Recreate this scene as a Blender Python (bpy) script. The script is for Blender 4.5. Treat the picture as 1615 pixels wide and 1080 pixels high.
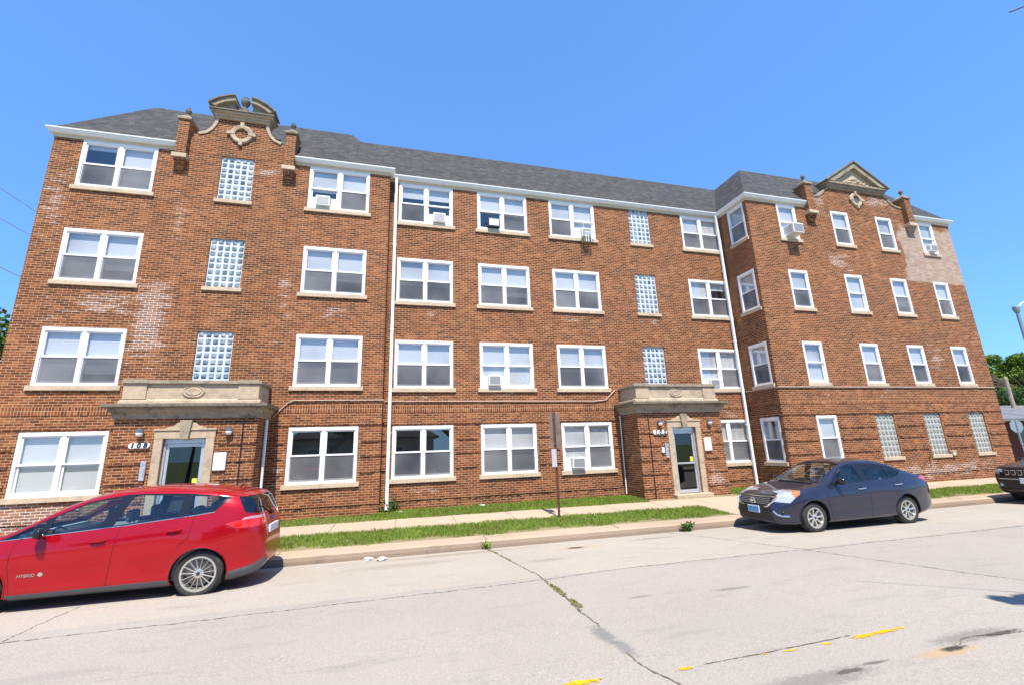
import bpy, bmesh, math, random
import numpy as np
from mathutils import Vector, Matrix
from mathutils.bvhtree import BVHTree
rad = math.radians
random.seed(7); rng = np.random.default_rng(7)
S = bpy.context.scene
for o in list(bpy.data.objects): bpy.data.objects.remove(o)

# ------------------------------------------------------------ camera, light, exposure
cd = bpy.data.cameras.new('camera'); cam = bpy.data.objects.new('camera', cd); S.collection.objects.link(cam)
cd.sensor_width = 36; cd.sensor_fit = 'HORIZONTAL'; cd.lens = 15.562; cd.clip_start = .05; cd.clip_end = 2000
yaw, pitch, roll = rad(15.1974), rad(13.5104), rad(-1.9742)
fw = Vector((math.sin(yaw)*math.cos(pitch), math.cos(yaw)*math.cos(pitch), math.sin(pitch)))
rt = Vector((math.cos(yaw), -math.sin(yaw), 0)); up = rt.cross(fw)
r2 = math.cos(roll)*rt + math.sin(roll)*up; u2 = -math.sin(roll)*rt + math.cos(roll)*up
m = Matrix((r2, u2, -fw)).transposed().to_4x4(); m.translation = (0, 0, 2.0)
cam.matrix_world = m; S.camera = cam

SUN_EL, SUN_AZ = rad(63), rad(5)          # azimuth: towards -X from straight out of the facade
sdir = Vector((-math.sin(SUN_AZ)*math.cos(SUN_EL), -math.cos(SUN_AZ)*math.cos(SUN_EL), math.sin(SUN_EL)))
sl = bpy.data.lights.new('sun', 'SUN'); sl.energy = 4.5; sl.angle = rad(.5); sl.color = (1, .93, .82)
so = bpy.data.objects.new('sun', sl); S.collection.objects.link(so)
so.rotation_euler = (-sdir).to_track_quat('-Z', 'Y').to_euler(); so.location = (0, -20, 40)
W = bpy.data.worlds.new('World'); S.world = W; W.use_nodes = True
nt = W.node_tree; bg = nt.nodes['Background']; sk = nt.nodes.new('ShaderNodeTexSky')
sk.sky_type = 'NISHITA'; sk.sun_disc = False; sk.sun_elevation = SUN_EL; sk.sun_rotation = math.pi + SUN_AZ
sk.altitude = 200; sk.air_density = 1.0; sk.dust_density = .1; sk.ozone_density = 2.0
sm = nt.nodes.new('ShaderNodeMix'); sm.data_type = 'RGBA'; sm.blend_type = 'MULTIPLY'; sm.inputs[0].default_value = 1
sm.inputs[7].default_value = (.58, 1.10, 1.88, 1)      # a clear, strongly blue sky
sg_ = nt.nodes.new('ShaderNodeGamma'); sg_.inputs[1].default_value = .55; nt.links.new(sk.outputs[0], sg_.inputs[0]); nt.links.new(sg_.outputs[0], sm.inputs[6]); nt.links.new(sm.outputs[2], bg.inputs[0]); bg.inputs[1].default_value = .15
S.view_settings.view_transform = 'Standard'; S.view_settings.look = 'None'
S.view_settings.exposure = .95; S.view_settings.gamma = 1

# ------------------------------------------------------------ mesh helpers
C = S.collection
ROOT = {}
class MB:
    def __init__(s, T=None): s.v=[]; s.f=[]; s.mi=[]; s.T=T; s.m=0
    def add(s, vs, fs):
        b=len(s.v)
        s.v += [tuple(s.T(*p)) if s.T else tuple(p) for p in vs]
        s.f += [tuple(b+i for i in f) for f in fs]; s.mi += [s.m]*len(fs)
        return s
    def box(s, x0,x1,y0,y1,z0,z1):
        return s.add([(x0,y0,z0),(x1,y0,z0),(x1,y1,z0),(x0,y1,z0),(x0,y0,z1),(x1,y0,z1),(x1,y1,z1),(x0,y1,z1)],
            [(0,3,2,1),(4,5,6,7),(0,1,5,4),(1,2,6,5),(2,3,7,6),(3,0,4,7)])
    def quad(s, a,b,c,d): return s.add([a,b,c,d],[(0,1,2,3)])
    def prism(s, poly, d0, d1, f):
        # poly: list of 2d points, f(p,d)->3d
        n=len(poly); vs=[f(p,d0) for p in poly]+[f(p,d1) for p in poly]
        fs=[tuple(range(n-1,-1,-1)), tuple(range(n,2*n))]+[(i,(i+1)%n,n+(i+1)%n,n+i) for i in range(n)]
        return s.add(vs,fs)
    def prism_y(s, poly, y0, y1): return s.prism(poly,y0,y1,lambda p,d:(p[0],d,p[1]))
    def prism_z(s, poly, z0, z1): return s.prism(poly,z0,z1,lambda p,d:(p[0],p[1],d))
    def tube(s, pts, r, n=8, cap=True):
        pts=[Vector(p) for p in pts]; rs=r if isinstance(r,(list,tuple)) else [r]*len(pts)
        vs=[]; fs=[]; prev=None
        for i,p in enumerate(pts):
            a=pts[max(i-1,0)]; b=pts[min(i+1,len(pts)-1)]; t=(b-a).normalized()
            if prev is None:
                h=Vector((0,0,1)) if abs(t.z)<.9 else Vector((1,0,0)); n1=t.cross(h).normalized()
            else:
                n1=(prev-t*prev.dot(t)); n1=n1.normalized() if n1.length>1e-6 else t.orthogonal().normalized()
            prev=n1; n2=t.cross(n1)
            vs += [p+(n1*math.cos(2*math.pi*k/n)+n2*math.sin(2*math.pi*k/n))*rs[i] for k in range(n)]
        for i in range(len(pts)-1):
            for k in range(n): fs.append((i*n+k,i*n+(k+1)%n,(i+1)*n+(k+1)%n,(i+1)*n+k))
        if cap: fs += [tuple(range(n-1,-1,-1)), tuple((len(pts)-1)*n+k for k in range(n))]
        return s.add(vs,fs)
    def lathe(s, prof, f=lambda r,h,c,sn:(r*c,r*sn,h), n=24, caps=True):
        # prof: (r,h) list
        vs=[]; fs=[]
        for r,h in prof: vs += [f(r,h,math.cos(2*math.pi*k/n),math.sin(2*math.pi*k/n)) for k in range(n)]
        for i in range(len(prof)-1):
            for k in range(n): fs.append((i*n+k,i*n+(k+1)%n,(i+1)*n+(k+1)%n,(i+1)*n+k))
        if caps and prof[0][0]>1e-6: fs.append(tuple(range(n-1,-1,-1)))
        if caps and prof[-1][0]>1e-6: fs.append(tuple((len(prof)-1)*n+k for k in range(n)))
        return s.add(vs,fs)
    def sweep(s, prof, path, z0=0.0):
        # prof: (n,z) closed; path: xy open polyline, n = offset to the right of travel
        P=[Vector(p) for p in path]; k=len(prof); vs=[]
        for i,p in enumerate(P):
            d0=(P[i]-P[i-1]).normalized() if i>0 else None; d1=(P[i+1]-P[i]).normalized() if i<len(P)-1 else None
            na=Vector((d0.y,-d0.x)) if d0 else None; nb=Vector((d1.y,-d1.x)) if d1 else None
            if na is None: nn=nb
            elif nb is None: nn=na
            else:
                nn=(na+nb); nn=nn/ (nn.length_squared/2) if nn.length>1e-6 else na
            vs += [(p.x+nn.x*a, p.y+nn.y*a, z0+z) for a,z in prof]
        fs=[]
        for i in range(len(P)-1):
            for j in range(k): fs.append((i*k+j,i*k+(j+1)%k,(i+1)*k+(j+1)%k,(i+1)*k+j))
        fs += [tuple(range(k-1,-1,-1)), tuple((len(P)-1)*k+j for j in range(k))]
        return s.add(vs,fs)
def fix(me):
    bm=bmesh.new(); bm.from_mesh(me); bmesh.ops.recalc_face_normals(bm, faces=bm.faces); bm.to_mesh(me); bm.free()
def obj(name, mb, mat, parent=None, smooth=False, bevel=0, local=False, recalc=True, angle=40):
    me=bpy.data.meshes.new(name)
    off=Vector((0,0,0))
    if parent is not None and not local: off=ROOT.get(parent.name, Vector((0,0,0)))
    v=mb.v if off.length==0 else [(p[0]-off.x,p[1]-off.y,p[2]-off.z) for p in mb.v]
    me.from_pydata(v,[],mb.f)
    for mm in (mat if isinstance(mat,(list,tuple)) else [mat]): me.materials.append(mm)
    if isinstance(mat,(list,tuple)): me.polygons.foreach_set('material_index', mb.mi)
    if recalc: fix(me)
    if smooth:
        me.polygons.foreach_set('use_smooth',[True]*len(me.polygons))
        if angle<180: me.set_sharp_from_angle(angle=rad(angle))
    o=bpy.data.objects.new(name,me); C.objects.link(o)
    if parent is not None:
        o.parent=parent; ROOT[o.name]=off if not local else Vector((0,0,0))
    if bevel:
        b=o.modifiers.new('bevel','BEVEL'); b.width=bevel; b.segments=2; b.limit_method='ANGLE'
    return o
def thing(name, label, cat, loc=(0,0,0), rot=(0,0,0), group=None):
    o=bpy.data.objects.new(name,None); C.objects.link(o); o.location=loc; o.rotation_euler=rot
    o.empty_display_size=.2
    o['label']=label; o['category']=cat
    if group: o['group']=group
    ROOT[o.name]=Vector(loc); return o
def tag(o,label,cat,group=None,kind=None):
    o['label']=label; o['category']=cat
    if group: o['group']=group
    if kind: o['kind']=kind
    return o
def struct(name, mb, mat, kind='structure', **k):
    o=obj(name,mb,mat,**k); o['kind']=kind; return o

# ------------------------------------------------------------ materials
class NT:
    def __init__(s,name):
        s.mat=bpy.data.materials.new(name); s.mat.use_nodes=True; s.t=s.mat.node_tree
        s.b=s.t.nodes['Principled BSDF']; s.out=s.t.nodes['Material Output']
    def n(s,typ,**kw):
        nd=s.t.nodes.new(typ)
        for k,v in kw.items():
            if k.startswith('i_'): nd.inputs[int(k[2:])].default_value=v
            else: setattr(nd,k,v)
        return nd
    def l(s,a,b): s.t.links.new(a,b)
    def sock(s,nd_in,v):
        if hasattr(v,'is_output'): s.l(v,nd_in)
        else: nd_in.default_value=v
    def math(s,op,a,b=0,clamp=False):
        nd=s.n('ShaderNodeMath',operation=op,use_clamp=clamp); s.sock(nd.inputs[0],a); s.sock(nd.inputs[1],b); return nd.outputs[0]
    def mix(s,f,a,b,mode='MIX'):
        nd=s.n('ShaderNodeMix',data_type='RGBA',blend_type=mode); s.sock(nd.inputs[0],f); s.sock(nd.inputs[6],a if not isinstance(a,tuple) else (*a[:3],1)); s.sock(nd.inputs[7],b if not isinstance(b,tuple) else (*b[:3],1)); return nd.outputs[2]
    def ramp(s,f,stops,interp='LINEAR'):
        nd=s.n('ShaderNodeValToRGB'); s.sock(nd.inputs[0],f); cr=nd.color_ramp; cr.interpolation=interp
        while len(cr.elements)<len(stops): cr.elements.new(.5)
        for e,(p,c) in zip(cr.elements,stops):
            e.position=p; e.color=(*c,1) if isinstance(c,tuple) else (c,c,c,1)
        return nd.outputs[0]
    def noise(s,vec,scale,detail=3,rough=.5,dim='3D'):
        nd=s.n('ShaderNodeTexNoise'); nd.inputs['Scale'].default_value=scale; nd.inputs['Detail'].default_value=detail; nd.inputs['Roughness'].default_value=rough
        if vec is not None: s.l(vec,nd.inputs['Vector'])
        return nd.outputs[0]
    def pos(s): return s.n('ShaderNodeNewGeometry').outputs['Position']
    def objc(s): return s.n('ShaderNodeTexCoord').outputs['Object']
    def scale(s,vec,sc):
        nd=s.n('ShaderNodeMapping'); s.l(vec,nd.inputs[0]); nd.inputs['Scale'].default_value=sc; return nd.outputs[0]
    def bump(s,h,strength=.3,dist=.02):
        nd=s.n('ShaderNodeBump'); nd.inputs['Strength'].default_value=strength; nd.inputs['Distance'].default_value=dist; s.l(h,nd.inputs['Height']); s.l(nd.outputs[0],s.b.inputs['Normal'])
    def set(s,base=None,rough=None,metal=None,coat=None,spec=None):
        if base is not None: s.sock(s.b.inputs['Base Color'], base if hasattr(base,'is_output') else (*base[:3],1))
        if rough is not None: s.sock(s.b.inputs['Roughness'],rough)
        if metal is not None: s.b.inputs['Metallic'].default_value=metal
        if coat is not None: s.b.inputs['Coat Weight'].default_value=coat; s.b.inputs['Coat Roughness'].default_value=.03
        if spec is not None: s.b.inputs['Specular IOR Level'].default_value=spec
        return s.mat
def simple(name, base, rough=.6, metal=0, var=.12, sc=6, coat=0, bump=0, spec=.5):
    k=NT(name); p=k.objc(); nz=k.noise(p,sc,4,.6)
    lo=tuple(max(c*(1-var),0) for c in base); hi=tuple(min(c*(1+var),1) for c in base)
    c=k.ramp(nz,[(.3,lo),(.7,hi)])
    k.set(c,rough,metal,coat,spec)
    if bump: k.bump(k.noise(p,sc*8,3),bump,.01)
    return k.mat

BR=(.206,.0695)
def brick_mat(name, masks=(), patch=None, soldier=False, dark=1.0):
    k=NT(name); p=k.pos(); g=k.n('ShaderNodeNewGeometry')
    sx=k.n('ShaderNodeSeparateXYZ'); k.l(p,sx.inputs[0]); x,y,z=sx.outputs
    sn=k.n('ShaderNodeSeparateXYZ'); k.l(g.outputs['True Normal'],sn.inputs[0])
    side=k.math('GREATER_THAN',k.math('ABSOLUTE',sn.outputs[0]),.6)
    u=k.n('ShaderNodeMix',data_type='FLOAT'); k.l(side,u.inputs[0]); k.l(x,u.inputs[2]); k.l(y,u.inputs[3])
    cb=k.n('ShaderNodeCombineXYZ')
    if soldier: k.l(z,cb.inputs[0]); k.l(u.outputs[0],cb.inputs[1])
    else: k.l(u.outputs[0],cb.inputs[0]); k.l(z,cb.inputs[1])
    # a little wobble so that courses are not ruler straight
    wob=k.n('ShaderNodeVectorMath',operation='MULTIPLY_ADD'); nz=k.n('ShaderNodeTexNoise'); nz.inputs['Scale'].default_value=3; k.l(p,nz.inputs[0])
    k.l(nz.outputs['Color'],wob.inputs[0]); wob.inputs[1].default_value=(.012,.012,0); k.l(cb.outputs[0],wob.inputs[2])
    bt=k.n('ShaderNodeTexBrick'); k.l(wob.outputs[0],bt.inputs['Vector'])
    bt.inputs['Color1'].default_value=(0,0,0,1); bt.inputs['Color2'].default_value=(1,1,1,1); bt.inputs['Mortar'].default_value=(.5,.5,.5,1)
    bt.inputs['Scale'].default_value=1; bt.inputs['Mortar Size'].default_value=.0072; bt.inputs['Mortar Smooth'].default_value=.15
    bt.inputs['Brick Width'].default_value=BR[0] if not soldier else .24; bt.inputs['Row Height'].default_value=BR[1]
    bt.offset=.5 if not soldier else 0
    big=k.noise(p,.55,4,.6); med=k.noise(k.scale(p,(3,3,9)),1.0,4,.65)
    r=k.math('ADD',bt.outputs['Color'],k.math('MULTIPLY',k.math('SUBTRACT',med,.5),.9))
    d=dark
    col=k.ramp(r,[(0,(.092*d,.032*d,.017*d)),(.2,(.135*d,.043*d,.020*d)),(.5,(.182*d,.056*d,.023*d)),(.78,(.232*d,.075*d,.030*d)),(1,(.295*d,.112*d,.046*d))])
    st_=k.noise(k.scale(p,(2.2,2.2,.35)),1.0,4,.6)
    tone=k.math('MULTIPLY',k.ramp(big,[(.28,.76),(.72,1.2)]),k.ramp(st_,[(.3,.88),(.7,1.1)]))
    col=k.mix(1,col,tone,'MULTIPLY')
    mort=k.ramp(med,[(.3,(.36,.205,.105)),(.7,(.56,.37,.21))])
    col=k.mix(bt.outputs['Fac'],col,mort)
    if masks:
        tot=None
        for (cx,cz,hx,hz,st) in masks:
            a=k.math('DIVIDE',k.math('ABSOLUTE',k.math('SUBTRACT',x,cx)),hx); b=k.math('DIVIDE',k.math('ABSOLUTE',k.math('SUBTRACT',z,cz)),hz)
            q=k.math('MULTIPLY',k.math('SUBTRACT',1.15,k.math('MAXIMUM',a,b),True),st)
            tot=q if tot is None else k.math('MAXIMUM',tot,q)
        nn=k.noise(k.scale(p,(2.2,2.2,9)),1,4,.7)
        e=k.math('MULTIPLY',k.math('SUBTRACT',k.math('ADD',k.math('MULTIPLY',tot,.8),k.math('MULTIPLY',nn,1.7)),1.27),5,True)
        e2=k.math('MULTIPLY',e,k.math('ADD',k.math('MULTIPLY',bt.outputs['Fac'],.78),.12))
        col=k.mix(e2,col,(.78,.68,.58))
    if patch:
        x0,z0,z1=patch
        edge=k.math('MULTIPLY',k.math('SUBTRACT',k.noise(k.scale(p,(1,1,1)),1.6,3),.5),1.2)
        a=k.math('MULTIPLY',k.math('SUBTRACT',k.math('ADD',x,edge),x0),6,True); b=k.math('MULTIPLY',k.math('SUBTRACT',z,z0),14,True)
        c=k.math('MULTIPLY',k.math('SUBTRACT',z1,k.math('ADD',z,edge)),5,True)
        pm=k.math('MULTIPLY',k.math('MULTIPLY',a,b),k.math('MULTIPLY',c,k.ramp(med,[(.25,.45),(.7,.78)])))
        col=k.mix(k.math('MULTIPLY',pm,k.ramp(k.noise(k.scale(p,(2,2,5)),1.4,5,.7),[(.3,.55),(.65,1.0)])),col,(.52,.44,.37))
    k.set(col,.9,spec=.2); k.bump(k.math('SUBTRACT',1,bt.outputs['Fac']),.55,.012)
    return k.mat
BRICK_L=brick_mat('brick_left_wing',[(-6.75,5.9,.65,1.7,1),(-7.9,6.3,1.1,.5,.8),(-9.5,9.2,.5,2.2,.62),(-9.0,6.0,.5,1.2,.5),(-8.6,.75,1.6,.6,.95),(-1.9,6.3,1.2,.4,.55),(-3.3,7,.4,3,.5),(-4.0,11.0,1.0,.3,.7),(-3.1,1.5,.3,1.5,.6),(-6.4,9,.3,1.2,.6)])
BRICK_C=brick_mat('brick_centre',[(1,.9,.9,.25,.6),(1,3.75,1,.3,.5),(3.7,3.8,.9,.2,.6),(9.5,6.6,1.5,.3,.55),(6.5,6.6,1,.25,.6),(1.2,6.5,.9,.3,.5),(12.6,3.0,.6,.3,.7),(12.5,1,.8,.4,.5)])
BRICK_R=brick_mat('brick_right_wing',[(17.6,9.0,1.1,.7,.7),(17.2,11.7,.5,1.0,.75),(20.6,12.1,1.2,.5,.75),(21.8,5.1,.7,.9,.68),(18.5,3.7,.7,.6,.6),(20.5,.7,4.5,.45,.78),(19.0,12.2,.9,.6,.5),(15.5,3.6,.6,.4,.5)],patch=(21.35,8.42,11.15))
BRICK_P=brick_mat('brick_porch',[(-3.9,1.3,.5,.9,.5),(10.7,.9,.5,.6,.8),(8,1.6,.4,.4,.5)])
SOLD=brick_mat('brick_soldier_course',soldier=True,dark=1.05)
def stone_mat(name,base,dirt=.5):
    k=NT(name); p=k.pos(); a=k.noise(k.scale(p,(1.5,1.5,2.5)),1.6,6,.65); b=k.noise(p,14,4,.6)
    c=k.ramp(a,[(.34,tuple(x*(1-dirt) for x in base)),(.5,base),(.75,tuple(min(1,x*1.12) for x in base))])
    c=k.mix(.25,c,k.ramp(b,[(.3,(.24,.21,.18)),(.7,(.66,.56,.43))]))
    k.set(c,.85,spec=.25); k.bump(b,.25,.01); return k.mat
STONE=stone_mat('limestone',(.46,.345,.225),.38)
STONE_D=stone_mat('weathered_limestone',(.27,.215,.145),.75)
STONE_DD=stone_mat('dark_weathered_stone',(.12,.10,.075),.65)
SILL=stone_mat('sill_stone',(.54,.42,.285),.25)
WHITE=simple('white_vinyl',(.80,.80,.80),.45,var=.04)
GUTTER=simple('white_gutter_paint',(.78,.78,.77),.4,var=.05)
CREAM=simple('cream_fascia_paint',(.62,.53,.38),.55,var=.06)
BLIND=None
def blind_mat():
    k=NT('white_slat_blind'); p=k.pos(); sx=k.n('ShaderNodeSeparateXYZ'); k.l(p,sx.inputs[0])
    w=k.math('FRACT',k.math('MULTIPLY',sx.outputs[2],1/.045)); c=k.ramp(w,[(0,(.42,.42,.42)),(.2,(.66,.66,.655)),(.9,(.61,.61,.605)),(1,(.42,.42,.42))])
    c=k.mix(1,c,k.ramp(k.noise(p,.5,2),[(.33,(.72,.70,.66)),(.5,(.95,.95,.95)),(.66,(1,1,1))]),'MULTIPLY')
    k.set(c,.6); return k.mat
BLIND=blind_mat()
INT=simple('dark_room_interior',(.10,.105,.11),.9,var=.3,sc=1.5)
def glass_mat(name,tint=(.88,.92,.93),refl=1.0,base=.05,rough=.0,ior=1.55):
    k=NT(name); k.t.nodes.remove(k.b); tr=k.n('ShaderNodeBsdfTransparent'); tr.inputs[0].default_value=(*tint,1)
    gl=k.n('ShaderNodeBsdfGlossy'); gl.inputs['Roughness'].default_value=rough
    ge=k.n('ShaderNodeNewGeometry'); dt=k.n('ShaderNodeVectorMath',operation='DOT_PRODUCT'); k.l(ge.outputs['Incoming'],dt.inputs[0]); k.l(ge.outputs['Normal'],dt.inputs[1])
    sch=k.math('ADD',.04,k.math('MULTIPLY',.96,k.math('POWER',k.math('SUBTRACT',1,k.math('ABSOLUTE',dt.outputs['Value'])),5)))
    f=k.math('ADD',k.math('MULTIPLY',sch,refl),base,True)
    mx=k.n('ShaderNodeMixShader'); k.l(f,mx.inputs[0]); k.l(tr.outputs[0],mx.inputs[1]); k.l(gl.outputs[0],mx.inputs[2]); k.l(mx.outputs[0],k.out.inputs[0])
    return k.mat
GLASS=glass_mat('window_glass',(.97,.985,1.0),1.1,.15)
def screen_mat():
    k=NT('insect_screen'); k.t.nodes.remove(k.b); tr=k.n('ShaderNodeBsdfTransparent'); tr.inputs[0].default_value=(.72,.72,.72,1)
    df=k.n('ShaderNodeBsdfDiffuse'); wn=k.noise(k.pos(),.55,2); k.l(k.ramp(wn,[(.32,(.10,.105,.12)),(.5,(.21,.21,.22)),(.68,(.32,.32,.33))]),df.inputs[0])
    nz=k.noise(k.objc(),2,3); f=k.ramp(nz,[(.3,.46),(.7,.58)])
    mx=k.n('ShaderNodeMixShader'); k.l(f,mx.inputs[0]); k.l(tr.outputs[0],mx.inputs[1]); k.l(df.outputs[0],mx.inputs[2]); k.l(mx.outputs[0],k.out.inputs[0])
    return k.mat
SCREEN=screen_mat()
def gblock_mat():
    k=NT('glass_block'); p=k.pos(); nz=k.noise(p,5.5,2,.6)
    c=k.ramp(nz,[(.34,(.07,.11,.14)),(.5,(.20,.25,.29)),(.66,(.40,.45,.48))]); k.set(c,.12,spec=.8); k.bump(k.noise(p,30,2),.25,.01); return k.mat
GBLOCK=gblock_mat()
MORTAR2=simple('dull_block_mortar',(.42,.42,.38),.8,var=.1); GBLOCK2=simple('dull_glass_block',(.24,.245,.22),.15,var=.35,sc=9,spec=.6)
MORTAR=simple('glass_block_mortar',(.55,.59,.61),.8,var=.1)
def shingle_mat():
    k=NT('asphalt_shingle'); p=k.pos(); sx=k.n('ShaderNodeSeparateXYZ'); k.l(p,sx.inputs[0])
    g=k.n('ShaderNodeNewGeometry'); sn=k.n('ShaderNodeSeparateXYZ'); k.l(g.outputs['True Normal'],sn.inputs[0])
    side=k.math('GREATER_THAN',k.math('ABSOLUTE',sn.outputs[0]),.6)
    u=k.n('ShaderNodeMix',data_type='FLOAT'); k.l(side,u.inputs[0]); k.l(sx.outputs[0],u.inputs[2]); k.l(sx.outputs[1],u.inputs[3])
    cb=k.n('ShaderNodeCombineXYZ'); k.l(u.outputs[0],cb.inputs[0]); k.l(k.math('MULTIPLY',sx.outputs[2],1.22),cb.inputs[1])
    bt=k.n('ShaderNodeTexBrick'); k.l(cb.outputs[0],bt.inputs['Vector']); bt.inputs['Scale'].default_value=1
    bt.inputs['Color1'].default_value=(0,0,0,1); bt.inputs['Color2'].default_value=(1,1,1,1); bt.inputs['Mortar'].default_value=(.1,.1,.1,1)
    bt.inputs['Brick Width'].default_value=.21; bt.inputs['Row Height'].default_value=.125; bt.inputs['Mortar Size'].default_value=.006; bt.offset=.37
    c=k.ramp(k.math('ADD',bt.outputs['Color'],k.math('MULTIPLY',k.math('SUBTRACT',k.noise(p,5,3),.5),.35)),[(0,(.044,.045,.047)),(.4,(.057,.057,.059)),(.75,(.068,.067,.067)),(1,(.084,.082,.081))])
    c=k.mix(k.math('MULTIPLY',bt.outputs['Fac'],.6),c,(.03,.03,.033))
    k.set(c,.92,spec=.2); k.bump(bt.outputs['Color'],.3,.01); return k.mat
SHINGLE=shingle_mat()
DARKMETAL=simple('dark_metal',(.035,.033,.032),.5,.3)
ALU=simple('brushed_aluminium',(.62,.63,.65),.35,.6,var=.06)
GREYMETAL=simple('grey_metal',(.33,.34,.36),.45,.4)
BLACK=simple('black_plastic',(.015,.015,.016),.45)
OFFWHITE=simple('offwhite_plastic',(.68,.67,.63),.5,var=.06)
# ------------------------------------------------------------ ground
KX=.0124
def Sy(s,x): return s-KX*x
PROF=[(-70,.32),(-4.6,.30),(-4.6,.22),(-2.0,.16),(-1.98,.0),(0,.09),(2.0,.14),(3.95,.175)]
def strip(name, s0,z0,s1,z1, x0,x1, mat, kind='structure', nx=1, ns=1, jit=0):
    mb=MB(); vs=[]; fs=[]
    for i in range(nx+1):
        x=x0+(x1-x0)*i/nx
        for j in range(ns+1):
            t=j/ns; s=s0+(s1-s0)*t; j0=jit*(random.random()-.5) if jit and j in (0,ns) else 0
            vs.append((x,Sy(s+j0,x),z0+(z1-z0)*t))
    for i in range(nx):
        for j in range(ns): a=i*(ns+1)+j; fs.append((a,a+ns+1,a+ns+2,a+1))
    mb.add(vs,fs); return struct(name,mb,mat,kind)
def road_mat(name,base,var,stain,spots=()):
    k=NT(name); p=k.pos(); a=k.noise(p,.35,5,.6); b=k.noise(p,60,3,.7); st=k.noise(k.scale(p,(.8,3.0,1)),1.1,6,.7); f=k.noise(p,170,2,.6)
    c=k.ramp(a,[(.3,tuple(x*(1-var) for x in base)),(.7,tuple(x*(1+var) for x in base))])
    c=k.mix(1,c,k.ramp(b,[(.25,.74),(.5,1.0),(.75,1.20)]),'MULTIPLY')
    c=k.mix(1,c,k.ramp(f,[(.3,.80),(.7,1.16)]),'MULTIPLY')
    sp_=k.noise(p,24,2,.6); c=k.mix(k.math('MULTIPLY',k.ramp(sp_,[(.66,0.0),(.74,1.0)]),.28),c,(.12,.11,.10))
    c=k.mix(k.math('MULTIPLY',k.ramp(st,[(.56,0.0),(.78,1.0)]),stain),c,(.10,.09,.078))
    if spots:
        sx=k.n('ShaderNodeSeparateXYZ'); k.l(p,sx.inputs[0]); fr=k.noise(k.scale(p,(1,2,1)),7,6,.75); fr2=k.noise(p,45,3,.7)
        for (x,y,rx,ry,st,col) in spots:
            a=k.math('DIVIDE',k.math('SUBTRACT',sx.outputs[0],x),rx); d=k.math('DIVIDE',k.math('SUBTRACT',sx.outputs[1],y),ry)
            rr=k.math('SQRT',k.math('ADD',k.math('MULTIPLY',a,a),k.math('MULTIPLY',d,d)))
            m=k.math('SUBTRACT',1.25,k.math('ADD',rr,k.math('ADD',k.math('MULTIPLY',k.math('SUBTRACT',fr,.5),2.2),k.math('MULTIPLY',k.math('SUBTRACT',fr2,.5),1.2))))
            c=k.mix(k.math('MULTIPLY',k.math('MULTIPLY',m,1.6,True),st),c,col)
    k.set(c,.92,spec=.2); k.bump(b,.35,.01); return k.mat
GR=(.10,.095,.088); BKT=(.045,.04,.034); TN=(.36,.25,.14)
ASPH=road_mat('worn_pale_asphalt',(.305,.276,.241),.06,.35,[(2.10,4.62,.09,.24,.8,(.15,.147,.145)),(2.14,4.28,.07,.2,.7,(.15,.147,.145)),(3.3,3.27,.55,.10,.5,GR),(3.62,3.29,.14,.028,.7,BKT),(3.95,3.33,.14,.022,.65,BKT),(4.72,3.28,.30,.07,.9,TN),(4.84,3.305,.16,.036,1,BKT),(5.25,3.42,.5,.09,.5,GR),(5.6,3.38,.25,.03,.9,BKT),(4.3,5.40,.3,.05,.5,GR),(3.05,5.55,.18,.035,.5,GR),(-3,5.5,.5,.1,.15,GR)])
SLAB=road_mat('concrete_parking_slab',(.338,.303,.258),.06,.4,[(2.7,8.1,.4,.12,.25,GR),(-2.6,8.6,.6,.35,.5,(.10,.08,.06)),(.3,8.9,.9,.2,.3,(.17,.13,.09)),(3.62,8.98,.45,.16,.6,TN),(3.62,8.985,.17,.085,.95,BKT),(5.5,9.2,.5,.1,.4,GR),(1.2,9.5,1.5,.12,.45,(.20,.145,.09)),(9.9,8.6,.8,.3,.3,GR)])
WALK=road_mat('sidewalk_concrete',(.40,.312,.228),.05,.25)
CURB=road_mat('curb_concrete',(.235,.175,.125),.12,.9)
SOIL=road_mat('soil',(.22,.19,.10),.2,.3)
FAR=road_mat('far_grass_ground',(.13,.17,.06),.2,.2)
# ground sheet reaching the horizon
g=MB()
g.quad((-600,-600,-.12),(900,-600,-.12),(900,900,-.12),(-600,900,-.12)); struct('ground',g,FAR)
strip('opposite_lawn',-60,.32,-4.6,.26,-90,120,FAR); strip('opposite_sidewalk',-4.6,.22,-2.15,.16,-90,120,WALK)
mb=MB(); P=[(-2.15,.16),(-2.0,.15),(-1.95,-.02)]
for a,b in zip(P,P[1:]): mb.quad((-90,Sy(a[0],-90),a[1]),(120,Sy(a[0],120),a[1]),(120,Sy(b[0],120),b[1]),(-90,Sy(b[0],-90),b[1]))
struct('opposite_curb',mb,CURB)
mb=MB(); P=[(-1.95,-.02),(0,.085),(2.0,.14),(3.95,.175),(6.95,.13)]
for a,b in zip(P,P[1:]): mb.quad((-90,Sy(a[0],-90),a[1]),(120,Sy(a[0],120),a[1]),(120,Sy(b[0],120),b[1]),(-90,Sy(b[0],-90),b[1]))
struct('road',mb,ASPH)
def rz(s): return .08-.045*(s-8.05) if s>6.95 else (.13+(6.95-s)*.015 if s>3.95 else .175-(3.95-s)*.018)
strip('parking_lane',6.95,.13,9.845,-.001,-90,120,SLAB)
mb=MB(); P=[(9.845,-.03),(9.86,.06),(9.90,.125),(9.98,.152),(10.38,.17)]
xs=np.linspace(-30,60,120)
for a,b in zip(P,P[1:]):
    mb.m=1 if a[1]>.12 else 0
    for x0,x1 in zip(xs,xs[1:]): mb.quad((x0,Sy(a[0],x0),a[1]),(x1,Sy(a[0],x1),a[1]),(x1,Sy(b[0],x1),b[1]),(x0,Sy(b[0],x0),b[1]))
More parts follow.
